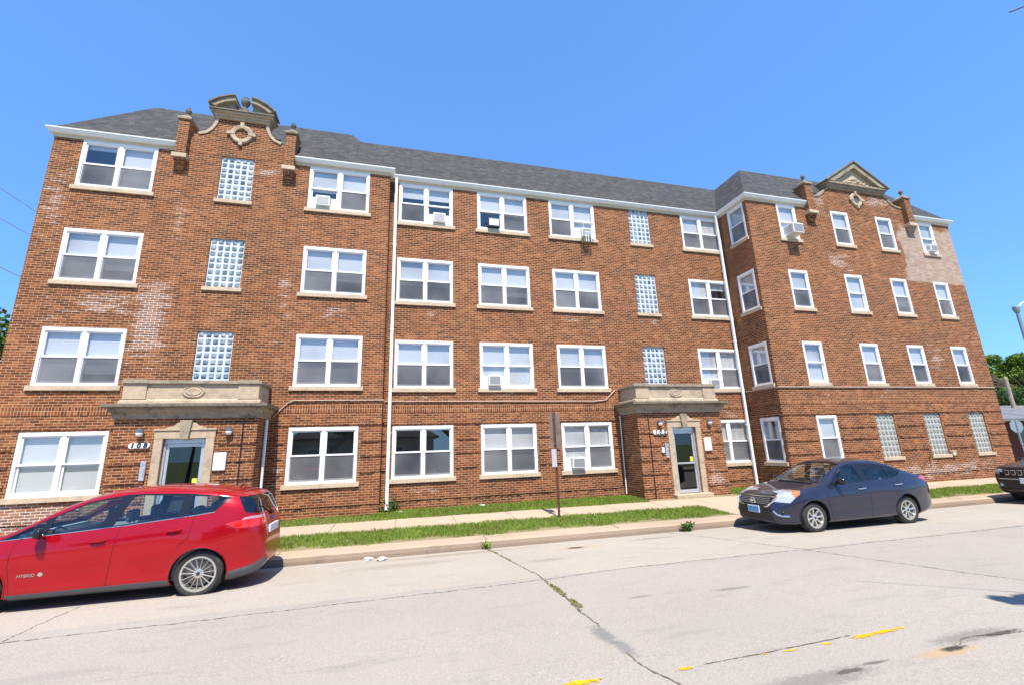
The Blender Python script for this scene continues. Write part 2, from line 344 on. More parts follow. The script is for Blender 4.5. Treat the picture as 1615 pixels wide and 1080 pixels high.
struct('curb',mb,[CURB,road_mat('curb_top_concrete',(.37,.285,.208),.10,.5)])
strip('verge_soil',10.38,.166,11.78,.215,-30,60,SOIL)
strip('sidewalk',11.75,.222,13.12,.27,-30,120,WALK)
strip('entrance_walk',10.38,.176,11.75,.221,8.65,11.1,WALK)
strip('lawn_soil',13.12,.268,16.5,.30,-30,26,SOIL)
strip('side_street',13.12,.262,60,.20,26.5,36,ASPH)
# joints and cracks (thin raised ribbons of dirt)
CRACK=simple('crack_dirt',(.13,.11,.08),.95,var=.4,sc=20)
WEEDC=simple('crack_weed',(.22,.22,.06),.9,var=.5,sc=12)
def ribbon(name, pts, w, mat, seg=.035, jit=.010, dz=.005, zf=rz, wj=.85):
    mb=MB(); L=[]
    for (a,b) in zip(pts,pts[1:]):
        a=Vector(a); b=Vector(b); n=max(2,int((b-a).length/seg))
        for i in range(n): L.append(a.lerp(b,i/n))
    L.append(Vector(pts[-1])); vs=[]; fs=[]; off=0
    for i,p in enumerate(L):
        t=(L[min(i+1,len(L)-1)]-L[max(i-1,0)]).normalized(); nn=Vector((-t.y,t.x)); off=off*.9+random.uniform(-jit,jit)
        ww=w*random.uniform(1-wj,1+wj)*.5; q=p+nn*off
        for sg in (-1,1):
            e=q+nn*ww*sg; vs.append((e.x,Sy(e.y,e.x),zf(e.y)+dz))
    for i in range(len(L)-1): fs.append((2*i,2*i+1,2*i+3,2*i+2))
    mb.add(vs,fs); return struct(name,mb,mat)
ribbon('road_crack',[(-12,6.62),(-2.2,6.66),(2.1,6.77),(3.8,6.94),(7,6.86),(12.5,6.85),(30,6.9)],.011,CRACK)
ribbon('road_crack',[(1.95,9.80),(2.04,9.22),(2.2,6.77),(2.15,4.85)],.018,CRACK,jit=.012)
ribbon('road_crack',[(2.11,4.2),(2.12,3.96),(2.22,3.57),(2.1,3.0)],.014,CRACK)
ribbon('road_crack',[(6.2,9.8),(6.37,9.33),(7.0,6.9),(7.6,4.85),(7.78,4.44),(8.0,3.5)],.012,CRACK)
ribbon('road_crack',[(-4.2,9.8),(-4.1,7),(-4,4)],.009,CRACK)
ribbon('road_crack',[(2.6,3.78),(3.4,3.80),(4.25,3.83)],.008,CRACK,jit=.004)
for x in np.arange(-9,24,1.52): ribbon('sidewalk_joint',[(x,11.76),(x+.02,13.1)],.016,CRACK,zf=lambda s:.222+(s-11.75)*.035,jit=.004,dz=.004)
for x in (2.0,5.1,-2.1,13,16): ribbon('curb_joint',[(x,9.985),(x,10.37)],.02,CRACK,zf=lambda s:.152+(s-9.98)*.045,jit=.006,dz=.004)
def blob(name, cx, cs, rx, ry, mat, dz=.006, n=40, rough=.25, ang=0, zf=rz, kind='structure'):
    mb=MB(); vs=[(cx,Sy(cs,cx),zf(cs)+dz)]; ph=[random.uniform(0,6.28) for _ in range(6)]
    for i in range(n):
        t=2*math.pi*i/n; k=1+rough*sum(math.sin((j+2)*t+ph[j])/(j+1.3) for j in range(6))*.6+random.uniform(-rough,rough)*.35
        a,b=rx*k*math.cos(t),ry*k*math.sin(t); x=cx+a*math.cos(ang)-b*math.sin(ang); s=cs+a*math.sin(ang)+b*math.cos(ang)
        vs.append((x,Sy(s,x),zf(s)+dz))
    mb.add(vs,[(0,1+i,1+(i+1)%n) for i in range(n)]); return struct(name,mb,mat,kind)
PATCH=None #('asphalt_patch',(.155,.148,.145),.08,.5)
HOLE=road_mat('pothole_dark',(.07,.06,.05),.3,.3)
ribbon('road_crack',[(4.95,3.40),(5.15,3.48),(5.4,3.47),(5.7,3.42),(6.2,3.38)],.010,CRACK,jit=.010,dz=.006,seg=.03)
YEL=road_mat('yellow_road_paint',(.72,.36,.012),.08,.3)
def speckle(name,cx,cs,rx,ry,mat,n,r=.02,seed=0):
    g=random.Random(seed); mb=MB()
    for i in range(n):
        a=g.uniform(0,6.28); q_=g.random()**.62; x=cx+rx*q_*math.cos(a); s_=cs+ry*q_*math.sin(a); rr=r*g.uniform(.3,1.1)*(1.25-.7*q_); m_=g.randint(5,8); ph=g.uniform(0,6)
        pts=[(x+rr*1.5*g.uniform(.6,1.2)*math.cos(ph+6.283*j/m_),s_+rr*g.uniform(.6,1.2)*math.sin(ph+6.283*j/m_)) for j in range(m_)]
        mb.add([(px,Sy(ps,px),rz(ps)+.0045+.00002*i) for px,ps in pts],[tuple(range(m_))])
    return struct(name,mb,mat)
for i,(cx,cs,rx,ry,n) in enumerate(((1.52,3.82,.18,.035,170),(2.40,3.765,.085,.018,42),(3.48,3.76,.07,.014,26),(3.22,3.765,.03,.010,6),(3.90,3.765,.06,.014,24),(4.36,3.785,.15,.030,120),(4.62,3.80,.17,.028,130),(4.83,3.81,.08,.016,36))):
    speckle('yellow_marking',cx,cs,rx,ry*1.15,YEL,int(n*.6),.015,i)
# ------------------------------------------------------------ building
B=thing('apartment_building','long four storey red brick apartment building with white windows and two stone porches','building',(7.5,14.4,.3))
YL,YC,YR=14.2,14.549,12.924; XL0,XL1,XR0,XR1=-9.84,-.33,13.38,24.72
ZG,ZE=.05,11.42
FL={1:(1.232,2.821),2:(4.021,5.593),3:(6.928,8.493),4:(9.849,11.364)}
COL=dict(A=(-9.119,-7.219),B=(-2.895,-.996),C=(-.007,1.887),D=(2.797,4.695),E=(5.605,7.503),F=(11.489,13.36),G=(14.854,15.787),H=(17.686,18.627),I=(20.199,21.116),J=(22.71,23.607))
def wall_grid(mb, u0,u1,z0,z1, holes, f, depth=.13):
    us=sorted({u0,u1,*[h[0] for h in holes],*[h[1] for h in holes]}); zs=sorted({z0,z1,*[h[2] for h in holes],*[h[3] for h in holes]})
    us=[u for u in us if u0<=u<=u1]; zs=[z for z in zs if z0<=z<=z1]
    for a,b in zip(us,us[1:]):
        for c,d in zip(zs,zs[1:]):
            cu,cz=(a+b)/2,(c+d)/2
            if any(h[0]<cu<h[1] and h[2]<cz<h[3] for h in holes): continue
            mb.quad(f(a,0,c),f(b,0,c),f(b,0,d),f(a,0,d))
    for h in holes:
        a,b,c,d=h; D=-depth
        mb.quad(f(a,0,c),f(a,0,d),f(a,D,d),f(a,D,c)); mb.quad(f(b,0,c),f(b,D,c),f(b,D,d),f(b,0,d))
        mb.quad(f(a,0,d),f(b,0,d),f(b,D,d),f(a,D,d)); mb.quad(f(a,0,c),f(a,D,c),f(b,D,c),f(b,0,c))
fL=lambda u,n,z:(u,YL-n,z); fC=lambda u,n,z:(u,YC-n,z); fR=lambda u,n,z:(u,YR-n,z)
fS=lambda u,n,z:(XR0-n,u,z)
wins=[]      # (f, u0,u1,z0,z1,kind,states)
ST={'A4':((.1,1),(1,1)),'A3':((1,1),(.75,1)),'A2':((1,1),(.8,1)),'A1':((1,0),(1,0)),'B4':((.55,0),(.5,1)),'B3':((1,1),(.7,1)),'B2':((.95,1),(.95,1)),'B1':((0,1),(.0,1)),
'C4':((.3,1),(.3,0)),'C3':((.6,1),(.6,1)),'C2':((.55,1),(.55,1)),'C1':((0,1),(0,1)),'D4':((.5,0),(1,1)),'D3':((.9,1),(.75,1)),'D2':((1,0),(1,0)),'D1':((1,1),(.95,1)),
'E4':((.5,1),(1,0)),'E3':((1,1),(.6,1)),'E2':((.6,1),(.6,1)),'E1':((1,0),(1,1)),'F4':((1,1),(1,1)),'F3':((.55,1),(.2,1)),'F2':((1,0),(1,1)),'F1':((1,1),(1,1)),
'G4':((.8,0),),'G3':((.6,1),),'G2':((1,0),),'G1':((1,1),),'H4':((.55,1),),'H3':((1,0),),'H2':((1,1),),'I4':((.6,1),),'I3':((.8,1),),'I2':((1,1),),'J4':((.9,0),),'J3':((.6,1),),'J2':((.6,1),)}
hl,hc,hr,hs=[],[],[],[]
for c,(a,b) in COL.items():
    for fl,(z0,z1) in FL.items():
        if c in 'HIJ' and fl==1:
            hr.append((a,b,1.25,2.83)); continue
        h=(a,b,z0,z1); (hl if c in 'AB' else hc if c in 'CDEF' else hr).append(h)
        wins.append((fL if c in 'AB' else fC if c in 'CDEF' else fR,a,b,z0,z1,ST[c+str(fl)],c+str(fl)))
GBW=[]
for a,b,z0,z1 in ((-5.50,-4.56,9.86,11.37),(-5.50,-4.57,6.96,8.53),(-5.51,-4.58,4.02,5.61)): hl.append((a,b,z0,z1)); GBW.append((fL,a,b,z0,z1))
for a,b,z0,z1 in ((9.05,9.98,9.87,11.40),(9.05,9.98,6.94,8.55),(9.06,9.99,4.02,5.62)): hc.append((a,b,z0,z1)); GBW.append((fC,a,b,z0,z1))
for c in 'HIJ': GBW.append((fR,*COL[c],1.25,2.83))
for fl,(z0,z1) in FL.items():
    z0s=z0; hs.append((13.10,13.96,z0s,z1)); wins.append((lambda u,n,z:(XR0-n,27.06-u,z),13.10,13.96,z0s,z1,((.6,1),) if fl!=1 else ((1,1),),'S%d'%fl))
w=MB(); w.quad((XL0,28,ZG),(XL0,28,ZE),(XR1,28,ZE),(XR1,28,ZG)); obj('wall',w,BRICK_C,B,recalc=False)
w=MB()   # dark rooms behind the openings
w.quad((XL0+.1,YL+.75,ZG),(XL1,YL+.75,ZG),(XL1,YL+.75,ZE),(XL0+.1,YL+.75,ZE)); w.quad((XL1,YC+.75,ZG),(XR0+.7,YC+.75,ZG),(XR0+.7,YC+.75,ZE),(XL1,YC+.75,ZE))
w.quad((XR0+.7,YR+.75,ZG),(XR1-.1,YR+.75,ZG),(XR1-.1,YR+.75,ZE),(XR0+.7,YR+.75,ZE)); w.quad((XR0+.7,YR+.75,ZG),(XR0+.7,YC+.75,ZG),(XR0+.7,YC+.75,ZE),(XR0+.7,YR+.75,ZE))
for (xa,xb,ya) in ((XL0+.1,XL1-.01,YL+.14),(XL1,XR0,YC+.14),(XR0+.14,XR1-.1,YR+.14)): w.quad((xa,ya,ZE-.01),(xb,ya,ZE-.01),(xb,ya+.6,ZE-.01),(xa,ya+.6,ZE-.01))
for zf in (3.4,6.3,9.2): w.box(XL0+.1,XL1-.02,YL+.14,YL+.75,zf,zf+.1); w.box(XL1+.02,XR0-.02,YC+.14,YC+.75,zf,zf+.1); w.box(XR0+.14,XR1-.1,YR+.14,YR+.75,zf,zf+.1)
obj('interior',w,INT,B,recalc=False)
# windows
for (f,u0,u1,z0,z1,states,key) in wins:
    fr=MB(f); t=.075; hd=.095
    fr.box(u0,u0+t,-.12,.012,z0,z1-hd); fr.box(u1-t,u1,-.12,.012,z0,z1-hd); fr.box(u0,u1,-.12,.014,z1-hd,z1); fr.box(u0+t,u1-t,-.12,.010,z0,z0+.07)
    n=len(states); iw=(u1-u0-2*t-(n-1)*.10)/n
    gl=MB(f); sc=MB(f); bl=MB(f); zm=(z0+z1)/2-.01
    for i in range(n):
        a=u0+t+i*(iw+.10); b=a+iw
        if i: fr.box(a-.10,a,-.12,.004,z0+.07,z1-hd)
        # upper sash (outer) and lower sash (inner)
        zu0,zu1=zm-.02,z1-hd; s=.042
        fr.box(a,a+s,-.045,-.015,zu0,zu1); fr.box(b-s,b,-.045,-.015,zu0,zu1); fr.box(a+s,b-s,-.045,-.015,zu1-s,zu1); fr.box(a+s,b-s,-.045,-.013,zu0,zu0+.05)
        zl0,zl1=z0+.07,zm+.03
        fr.box(a,a+s,-.080,-.048,zl0,zl1); fr.box(b-s,b,-.080,-.048,zl0,zl1); fr.box(a+s,b-s,-.080,-.048,zl0,zl0+.055); fr.box(a+s,b-s,-.080,-.048,zl1-.045,zl1)
        gl.quad((a+s,-.03,zu0+.05),(b-s,-.03,zu0+.05),(b-s,-.03,zu1-s),(a+s,-.03,zu1-s))
        gl.quad((a+s,-.065,zl0+.055),(b-s,-.065,zl0+.055),(b-s,-.065,zl1-.045),(a+s,-.065,zl1-.045))
        frac,scr=states[i]
        if scr: sc.quad((a+.004,-.03,zl0+.004),(b-.004,-.03,zl0+.004),(b-.004,-.03,zm-.022),(a+.004,-.03,zm-.022)); fr.box(a,a+.014,-.04,-.024,zl0,zm-.021); fr.box(b-.014,b,-.04,-.024,zl0,zm-.021)
        if key in ('S1','S4','G2') and frac>0:
            NW=60; la,rb_=a-.12,b+.12; zb=zl0-.05; pts=[(la+(rb_-la)*j/NW,-.112-.018*math.sin(j*1.3+.5*math.sin(j*.7))) for j in range(NW+1)]; gap_=set(range(24,37)) if key=='S1' else ()
            for j in range(NW):
                if j in gap_: continue
                bl.quad((*pts[j],zb),(*pts[j+1],zb),(*pts[j+1],min(zu1+.2,ZE-.03)),(*pts[j],min(zu1+.2,ZE-.03)))
        elif frac>0:
            zb=zu1-(zu1-zl0)*frac; la=a-(.25 if i==0 else .0); rb_=b+(.25 if i==n-1 else .09); D=-.094-.012*i; bl.quad((la,D,zb),(rb_,D,zb),(rb_,D,min(zu1+.2,ZE-.03)),(la,D,min(zu1+.2,ZE-.03))); bl.box(la,rb_,D-.012,D+.008,zb-.025,zb)
    fo=obj('window',fr,WHITE,B)
    obj('glass',gl,GLASS,fo,recalc=False)
    if sc.v: obj('screen',sc,SCREEN,fo,recalc=False)
    if bl.v: obj('blind',bl,BLIND,fo,recalc=False)
    si=MB(f); e=.085
    if not (f is wins[-1][0]): si.box(u0-e,u1+e,-.11,.055,z0-.13,z0-.002)
    else: si.box(u0-.05,u1+.05,-.11,.055,z0-.13,z0-.002)
    obj('sill',si,SILL,fo,bevel=.006)
for (f,u0,u1,z0,z1) in GBW:
    mo=MB(f); mo.box(u0,u1,-.13,-.045,z0,z1); nx,nz=5,8; gb=MB(f); du,dz=(u1-u0)/nx,(z1-z0)/nz
    for i in range(nx):
        for j in range(nz):
            a,b,c,d=u0+i*du+.026,u0+(i+1)*du-.026,z0+j*dz+.026,z0+(j+1)*dz-.026; q=.03
            gb.add([(a,-.046,c),(b,-.046,c),(b,-.046,d),(a,-.046,d),(a+q,-.022,c+q),(b-q,-.022,c+q),(b-q,-.022,d-q),(a+q,-.022,d-q)],[(4,5,6,7),(0,1,5,4),(1,2,6,5),(2,3,7,6),(3,0,4,7)])
    low=f is fR; o=obj('glass_block_window',mo,MORTAR2 if low else MORTAR,B); obj('glass_blocks',gb,GBLOCK2 if low else GBLOCK,o)
    if z0!=4.02: si=MB(f); si.box(u0-.06,u1+.06,-.11,.05,z0-.12,z0-.002); obj('sill',si,SILL,o,bevel=.006)
# brick bands: projecting courses with shadow lines, soldier course
def band(f,u0,u1,z,holes,mb,h=.076,p=.03,tooth=True):
    segs=[(u0,u1)]
    for a,b,c,d in holes:
        if c-.14<z<d+.02: 
            ns=[]
            for s,e in segs:
                if b+.09<=s or a-.09>=e: ns.append((s,e)); continue
                if s<a-.09: ns.append((s,a-.09))
                if e>b+.09: ns.append((b+.09,e))
            segs=ns
    for s,e in segs:
        x=s
        mb.box(s,e,-.02,p*.55,z,z+h)
        while x<e-.05:
            if random.random()<.8: mb.box(x,min(x+.10,e),-.02,p*random.uniform(.8,1.2),z+.002,z+h-.002)
            x+=.106
pL=(-6.62,-3.44,-1,3.5); pC=(7.88,11.15,-1,3.5); BZ=(2.87,2.37,1.94,1.49,.60)
def bands(w,f,u0,u1,holes):
    w.T=f
    for z in BZ: band(f,u0,u1,z,holes,w)
    w.T=None
w=MB(); wall_grid(w,XL0,XL1,ZG,ZE,hl,fL); w.quad((XL1,YL,ZG),(XL1,YC,ZG),(XL1,YC,ZE),(XL1,YL,ZE)); w.quad((XL0,YL,ZG),(XL0,YL,ZE),(XL0,28,ZE),(XL0,28,ZG))
bands(w,fL,XL0,XL1,hl+[pL]); obj('wall',w,BRICK_L,B,recalc=False)
w=MB(); wall_grid(w,XL1,XR0,ZG,ZE,hc,fC); bands(w,fC,XL1+.02,XR0-.03,hc+[pC]); obj('wall',w,BRICK_C,B,recalc=False)
w=MB(); wall_grid(w,XR0,XR1,ZG,ZE,hr,fR); wall_grid(w,YR,YC,ZG,ZE,hs,fS); w.quad((XR1,YR,ZG),(XR1,28,ZG),(XR1,28,ZE),(XR1,YR,ZE)); bands(w,fR,XR0,XR1,hr); bands(w,fS,YR,YC-.02,hs); obj('wall',w,BRICK_R,B,recalc=False)

for f,s,e in ((fL,XL0,-6.6),(fL,-3.46,XL1),(fC,XL1+.02,7.9),(fC,11.13,XR0-.03),(fR,XR0,XR1),(fS,YR,YC-.02)):
    mb=MB(f); mb.box(s,e,-.02,.008,3.24,3.45); obj('soldier_course',mb,SOLD,B)
# roof: steep shingled slopes with a flat deck
ZT,RUN=13.93,1.62; ZR=11.56; o_=.14
E0=[(XL0-.05,24),(XL0-.05,YL-o_),(XL1+.14,YL-o_),(XL1+.14,YC-o_),(XR0-.14,YC-o_),(XR0-.14,YR-o_),(XR1+.04,YR-o_),(XR1+.04,24)]
def inset(P,d):
    out=[]
    for i in range(len(P)):
        p=Vector(P[i]); d0=(p-Vector(P[i-1])).normalized() if i else None; d1=(Vector(P[i+1])-p).normalized() if i<len(P)-1 else None
        na=Vector((-d0.y,d0.x)) if d0 else None; nb=Vector((-d1.y,d1.x)) if d1 else None
        nn=nb if na is None else na if nb is None else (na+nb)/((na+nb).length_squared/2)
        out.append(tuple(p+nn*d))
    return out
E1=inset(E0,RUN)
# the short jog between the left wing and the centre: the left hip dies into the centre slope
rf=MB(); XJ=XL1+.14; t_=RUN; dz_=ZT-ZR
def slope(xa,xb,ya,t0,ta,tb): # front slope between xa and xb, bottom edge lifted by t0, top corners moved in by ta / tb
    za=ZR+dz_*t0/t_; rf.quad((xa,ya+t0,za),(xb,ya+t0,za),(xb+tb,ya+t_,ZT),(xa+ta,ya+t_,ZT))
yl,yc,yr=YL-o_,YC-o_,YR-o_; a,b=XL0-.05,XR1+.04; xv=XR0-.14
slope(a,-6.7,yl,0,t_,0); slope(-6.7,-3.4,yl,.42,0,0); slope(-3.4,XJ,yl,0,0,-t_)
rf.quad((a,24,ZR),(a,yl,ZR),(a+t_,yl+t_,ZT),(a+t_,24,ZT))
rf.quad((XJ,yl,ZR),(XJ,24,ZR),(XJ-t_,24,ZT),(XJ-t_,yl+t_,ZT))
slope(XJ-1.9,xv,yc,0,0,t_)
rf.quad((xv,yc,ZR),(xv,yr,ZR),(xv+t_,yr+t_,ZT),(xv+t_,yc+t_,ZT))
slope(xv,16.4,yr,0,t_,0); slope(16.4,22.3,yr,.42,0,0); slope(22.3,b,yr,0,0,-t_)
rf.quad((b,yr,ZR),(b,24,ZR),(b-t_,24,ZT),(b-t_,yr+t_,ZT))
rf.quad((a+t_,yl+t_,ZT),(XJ-t_,yl+t_,ZT),(XJ-t_,24,ZT),(a+t_,24,ZT)); rf.quad((XJ-t_,yc+t_,ZT),(xv+t_,yc+t_,ZT),(xv+t_,24,ZT),(XJ-t_,24,ZT)); rf.quad((xv+t_,yr+t_,ZT),(b-t_,yr+t_,ZT),(b-t_,24,ZT),(xv+t_,24,ZT))
obj('roof',rf,SHINGLE,B,recalc=False)
# gutters and fascia
GP=[(.03,11.46),(.10,11.46),(.115,11.50),(.14,11.52),(.165,11.57),(.165,11.60),(.03,11.60)]
FP=[(.0,11.36),(.028,11.36),(.028,11.46),(.03,11.58),(0,11.58)]
PA=[[(XL0,20),(XL0,YL),(-6.72,YL)],[(-3.42,YL),(XL1,YL),(XL1,YC),(XR0,YC),(XR0,YR),(16.45,YR)],[(22.25,YR),(XR1,YR),(XR1,20)]]
for P in PA:
    mb=MB(); mb.sweep(GP,P); obj('gutter',mb,GUTTER,B); mb=MB(); mb.sweep(FP,P); obj('fascia',mb,CREAM,B)
# downspouts
for (x,y,z0) in ((-.115,YC-.10,.44),(13.23,YC-.10,.38)):
    mb=MB(); mb.box(x-.05,x+.05,y-.045,y+.045,z0,11.46); mb.box(x-.055,x+.055,y-.16,y+.05,z0-.06,z0+.04)
    for z in (2.6,5.9,8.9): mb.box(x-.065,x+.065,y-.05,y+.1,z,z+.035)
    obj('downspout',mb,GUTTER,B,bevel=.012)
# wall conduits
mb=MB(); Y=YL-.03; mb.tube([(-3.35,Y,3.12),(-2.95,Y,3.55),(-2.8,Y,3.60),(XL1+.04,Y,3.60),(XL1+.06,YC-.03,3.60),(6.9,YC-.03,3.56),(7.35,YC-.03,3.60),(7.75,YC-.03,3.95)],.017,6)
mb.tube([(11.2,YC-.03,3.86),(XR0-.05,YC-.03,3.88),(XR0-.03,YR-.03,3.86),(XR1-.02,YR-.03,3.86)],.022,6); obj('conduit',mb,simple('painted_conduit',(.50,.36,.28),.6),B,smooth=True)
# ------------------------------------------------------------ parapet gables
def urn(mb,x,y,z,s=1.0):
    pr=[(.0,0),(.085,0),(.085,.05),(.05,.07),(.04,.13),(.075,.17),(.10,.24),(.105,.29),(.07,.33),(.05,.35),(.06,.38),(.03,.41),(0,.42)]
    mb.lathe([(r*s,h*s) for r,h in pr],lambda r,h,c,sn:(x+r*c,y+r*sn,z+h),14)
def pier(x0,x1,yw,mat):
    mb=MB(); yf=yw-.2; mb.box(x0,x1,yf,yw+.30,11.16,12.38)
    o=obj('gable_pier',mb,mat,B)
    k=MB(); k.box(x0-.05,x1+.05,yf-.05,yw+.02,11.02,11.16); obj('corbel_stone',k,SILL,o,bevel=.008)
    k=MB(); n=5
    for i in range(n):
        t=i/n; d=.2*(1-t)-.01; e=.02*i; k.box(x0+e,x1-e,yw-max(d,.03),yw+.02,11.02-(i+1)*.086,11.02-i*.086)
    obj('brick_corbel',k,mat,o)
    k=MB(); k.box(x0-.045,x1+.045,yf-.045,yw+.34,12.38,12.46); a,b,c,d=x0-.03,x1+.03,yf-.03,yw+.32; cx,cy=(x0+x1)/2,yf+.15
    k.add([(a,c,12.46),(b,c,12.46),(b,d,12.46),(a,d,12.46),(cx-.07,cy-.07,12.58),(cx+.07,cy-.07,12.58),(cx+.07,cy+.07,12.58),(cx-.07,cy+.07,12.58)],[(0,1,5,4),(1,2,6,5),(2,3,7,6),(3,0,4,7),(4,5,6,7)])
    obj('pier_cap',k,STONE_D,o,bevel=.006); k=MB(); urn(k,cx,cy,12.57,.82); obj('urn',k,STONE_DD,o,smooth=True)
def oculus(x,z,yw,par,ro,ri,mat):
    k=MB(); f=lambda r,h,c,sn:(x+r*c,yw-h,z+r*sn)
    k.lathe([(ri,-.02),(ri,.05),(ri+.05,.065),(ro-.03,.065),(ro,.03),(ro,-.02)],f,28,caps=False)
    for a in range(4):
        t=a*math.pi/2; c,sn=math.cos(t),math.sin(t); q=lambda r,w:(x+r*c-w*sn,z+r*sn+w*c)
        k.prism([q(ri+.015,-.042),q(ri+.015,.042),q(ro+.075,.058),q(ro+.075,-.058)],yw+.02,yw-.078,lambda p,d:(p[0],d,p[1]))
    obj('oculus',k,STONE,par,smooth=True,angle=30)
    k=MB(); k.lathe([(.001,.006),(ri+.01,.006)],f,24,caps=False); obj('oculus_panel',k,mat,par)
def copings(pts,yw,par,w=.07):
    k=MB(); up=[]; lo=[]
    for i,p in enumerate(pts):
        a=Vector(pts[max(i-1,0)]); b=Vector(pts[min(i+1,len(pts)-1)]); t=(b-a).normalized(); nn=Vector((-t.y,t.x))
        up.append(Vector(p)+nn*.045); lo.append(Vector(p)-nn*w)
    k.prism_y([tuple(p) for p in up]+[tuple(p) for p in reversed(lo)],yw-.028,yw+.36); return k
def arc(cx,cz,r,t0,t1,n=10): return [(cx+r*math.cos(rad(t0+(t1-t0)*i/n)),cz+r*math.sin(rad(t0+(t1-t0)*i/n))) for i in range(n+1)]
# left gable: scrolled shoulders and a broken segmental pediment with an urn
yg=YL-.004; cx=-5.03
Ls=[(-6.5,12.06),(-6.22,12.08),(-6.02,12.16),(-5.88,12.32),(-5.79,12.52),(-5.75,12.74)]
Rs=[(2*cx-x,z) for x,z in reversed(Ls)]
mb=MB(); mb.prism_y([(-6.5,11.39)]+Ls+Rs+[(2*cx+6.5,11.39)],yg,yg+.30); G1=obj('gable',mb,BRICK_L,B)
for q_ in (Ls[1:],Rs[:-1]): obj('coping',copings(q_,yg,G1,.045),STONE,G1)
oculus(cx+.01,12.23,yg,G1,.34,.19,BRICK_L)
mb=MB(); 
for (e,z0,z1,p) in ((.02,12.72,12.80,.06),(.06,12.80,12.88,.10),(.14,12.88,12.95,.16)): mb.box(-5.80-e,2*cx+5.80+e,yg-p,yg+.34,z0,z1)
obj('entablature',mb,STONE,G1,bevel=.01)
mb=MB(); mb.box(-5.98,2*cx+5.98,yg-.20,yg+.36,12.95,13.0); obj('cornice_cap',mb,STONE_DD,G1,bevel=.008)
for sg in (-1,1):
    R0=1.28; zc=12.22+.02
    A=arc(cx,zc,R0,137,101) ; Bq=arc(cx,zc,R0-.16,101,134)
    poly=A+Bq; 
    if sg>0: poly=[(2*cx-x,z) for x,z in poly]
    mb=MB(); mb.prism_y(poly,yg-.2,yg+.36); ped=obj('pediment_scroll',mb,STONE_D,G1,bevel=.01)
    A2=arc(cx,zc,R0+.05,138,100.5); B2=arc(cx,zc,R0+.002,100.5,138); poly=A2+B2
    if sg>0: poly=[(2*cx-x,z) for x,z in poly]
    mb=MB(); mb.prism_y(poly,yg-.25,yg+.38); obj('pediment_flashing',mb,STONE_DD,ped)
    T=arc(cx,zc,R0-.16,132,103); poly=T+[(T[-1][0],13.0),(T[0][0]-.02,13.0)]
    if sg>0: poly=[(2*cx-x,z) for x,z in poly]
    mb=MB(); mb.prism_y(poly,yg-.06,yg+.3); obj('tympanum',mb,STONE_D,ped)
mb=MB(); mb.box(cx-.12,cx+.12,yg-.1,yg+.15,13.0,13.14); urn(mb,cx,yg+.02,13.14,1.30); obj('urn',mb,STONE_DD,G1,smooth=True,angle=35)
pier(-6.72,-6.42,YL,BRICK_L); pier(-3.66,-3.36,YL,BRICK_L)
# right gable: triangular pediment
yg=YR-.004; cx=19.40
Ls=[(16.7,11.97),(17.1,11.99),(17.35,12.08),(17.52,12.22),(17.62,12.34),(17.80,12.44)]
Rs=[(2*cx-x,z) for x,z in reversed(Ls)]
mb=MB(); mb.prism_y([(16.7,11.39)]+Ls+Rs+[(2*cx-16.7,11.39)],yg,yg+.30); G2=obj('gable',mb,BRICK_R,B)
for q_ in (Ls,Rs): obj('coping',copings(q_,yg,G2,.03),STONE_D,G2)
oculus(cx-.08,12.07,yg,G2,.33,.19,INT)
mb=MB()
for (e,z0,z1,p) in ((.0,12.46,12.54,.06),(.05,12.54,12.65,.12),(.12,12.65,12.74,.18)): mb.box(17.80-e,2*cx-17.80+e,yg-p,yg+.34,z0,z1)
obj('entablature',mb,STONE_D,G2,bevel=.01)
za,zb=13.84,12.74
for sg in (-1,1):
    e=1.73; poly=[(cx+sg*e,zb),(cx+sg*(e-.42),zb),(cx,za-.27),(cx,za)]
    mb=MB(); mb.prism_y(poly,yg-.2,yg+.36); o=obj('raking_cornice',mb,STONE_D,G2,bevel=.012)
    poly=[(cx+sg*(e+.10),zb),(cx+sg*(e+.002),zb+.0),(cx,za+.002),(cx,za+.075)]
    mb=MB(); mb.prism_y(poly,yg-.25,yg+.38); obj('cornice_flashing',mb,STONE_DD,o)
mb=MB(); mb.prism_y([(cx-1.33,zb),(cx+1.33,zb),(cx,za-.25)],yg-.05,yg+.3)
for i in range(26):
    t=random.uniform(-1,1); hgt=(1-abs(t))*.40; x=cx+t*.72; z=zb+.06+random.uniform(.15,1)*hgt; r=random.uniform(.04,.085)
    mb.lathe([(r,0),(r*.85,.035),(r*.4,.055),(0,.06)],lambda rr,h,c,sn,x=x,z=z:(x+rr*c,yg-.05-h,z+rr*sn),8)
obj('tympanum_relief',mb,STONE,G2,smooth=True,angle=35)
pier(16.35,16.72,YR,BRICK_R); pier(21.95,22.32,YR,BRICK_R)
# ------------------------------------------------------------ porches
def text_mesh(mb_name,txt,size,mat,parent,loc,rot=(math.pi/2,0,0),shear=0,ext=.003):
    cu=bpy.data.curves.new(mb_name,'FONT'); cu.body=txt; cu.size=size; cu.align_x='CENTER'; cu.align_y='CENTER'; cu.extrude=ext; cu.shear=shear; cu.offset=.006 if size>.1 else 0
    t=bpy.data.objects.new(mb_name+'_tmp',cu); C.objects.link(t); dg=bpy.context.evaluated_depsgraph_get()
    me=bpy.data.meshes.new_from_object(t.evaluated_get(dg)); bpy.data.objects.remove(t); me.materials.clear(); me.materials.append(mat); me.name=mb_name
    o=bpy.data.objects.new(mb_name,me); C.objects.link(o); o.parent=parent; o.location=Vector(loc)-ROOT.get(parent.name,Vector((0,0,0))); o.rotation_euler=rot; return o
LAMPM=simple('lamp_metal',(.30,.30,.30),.3,.8); LAMPG=simple('frosted_globe',(.80,.80,.78),.25,var=.05)
YELLOW=simple('yellow_notice',(.80,.62,.06),.6)
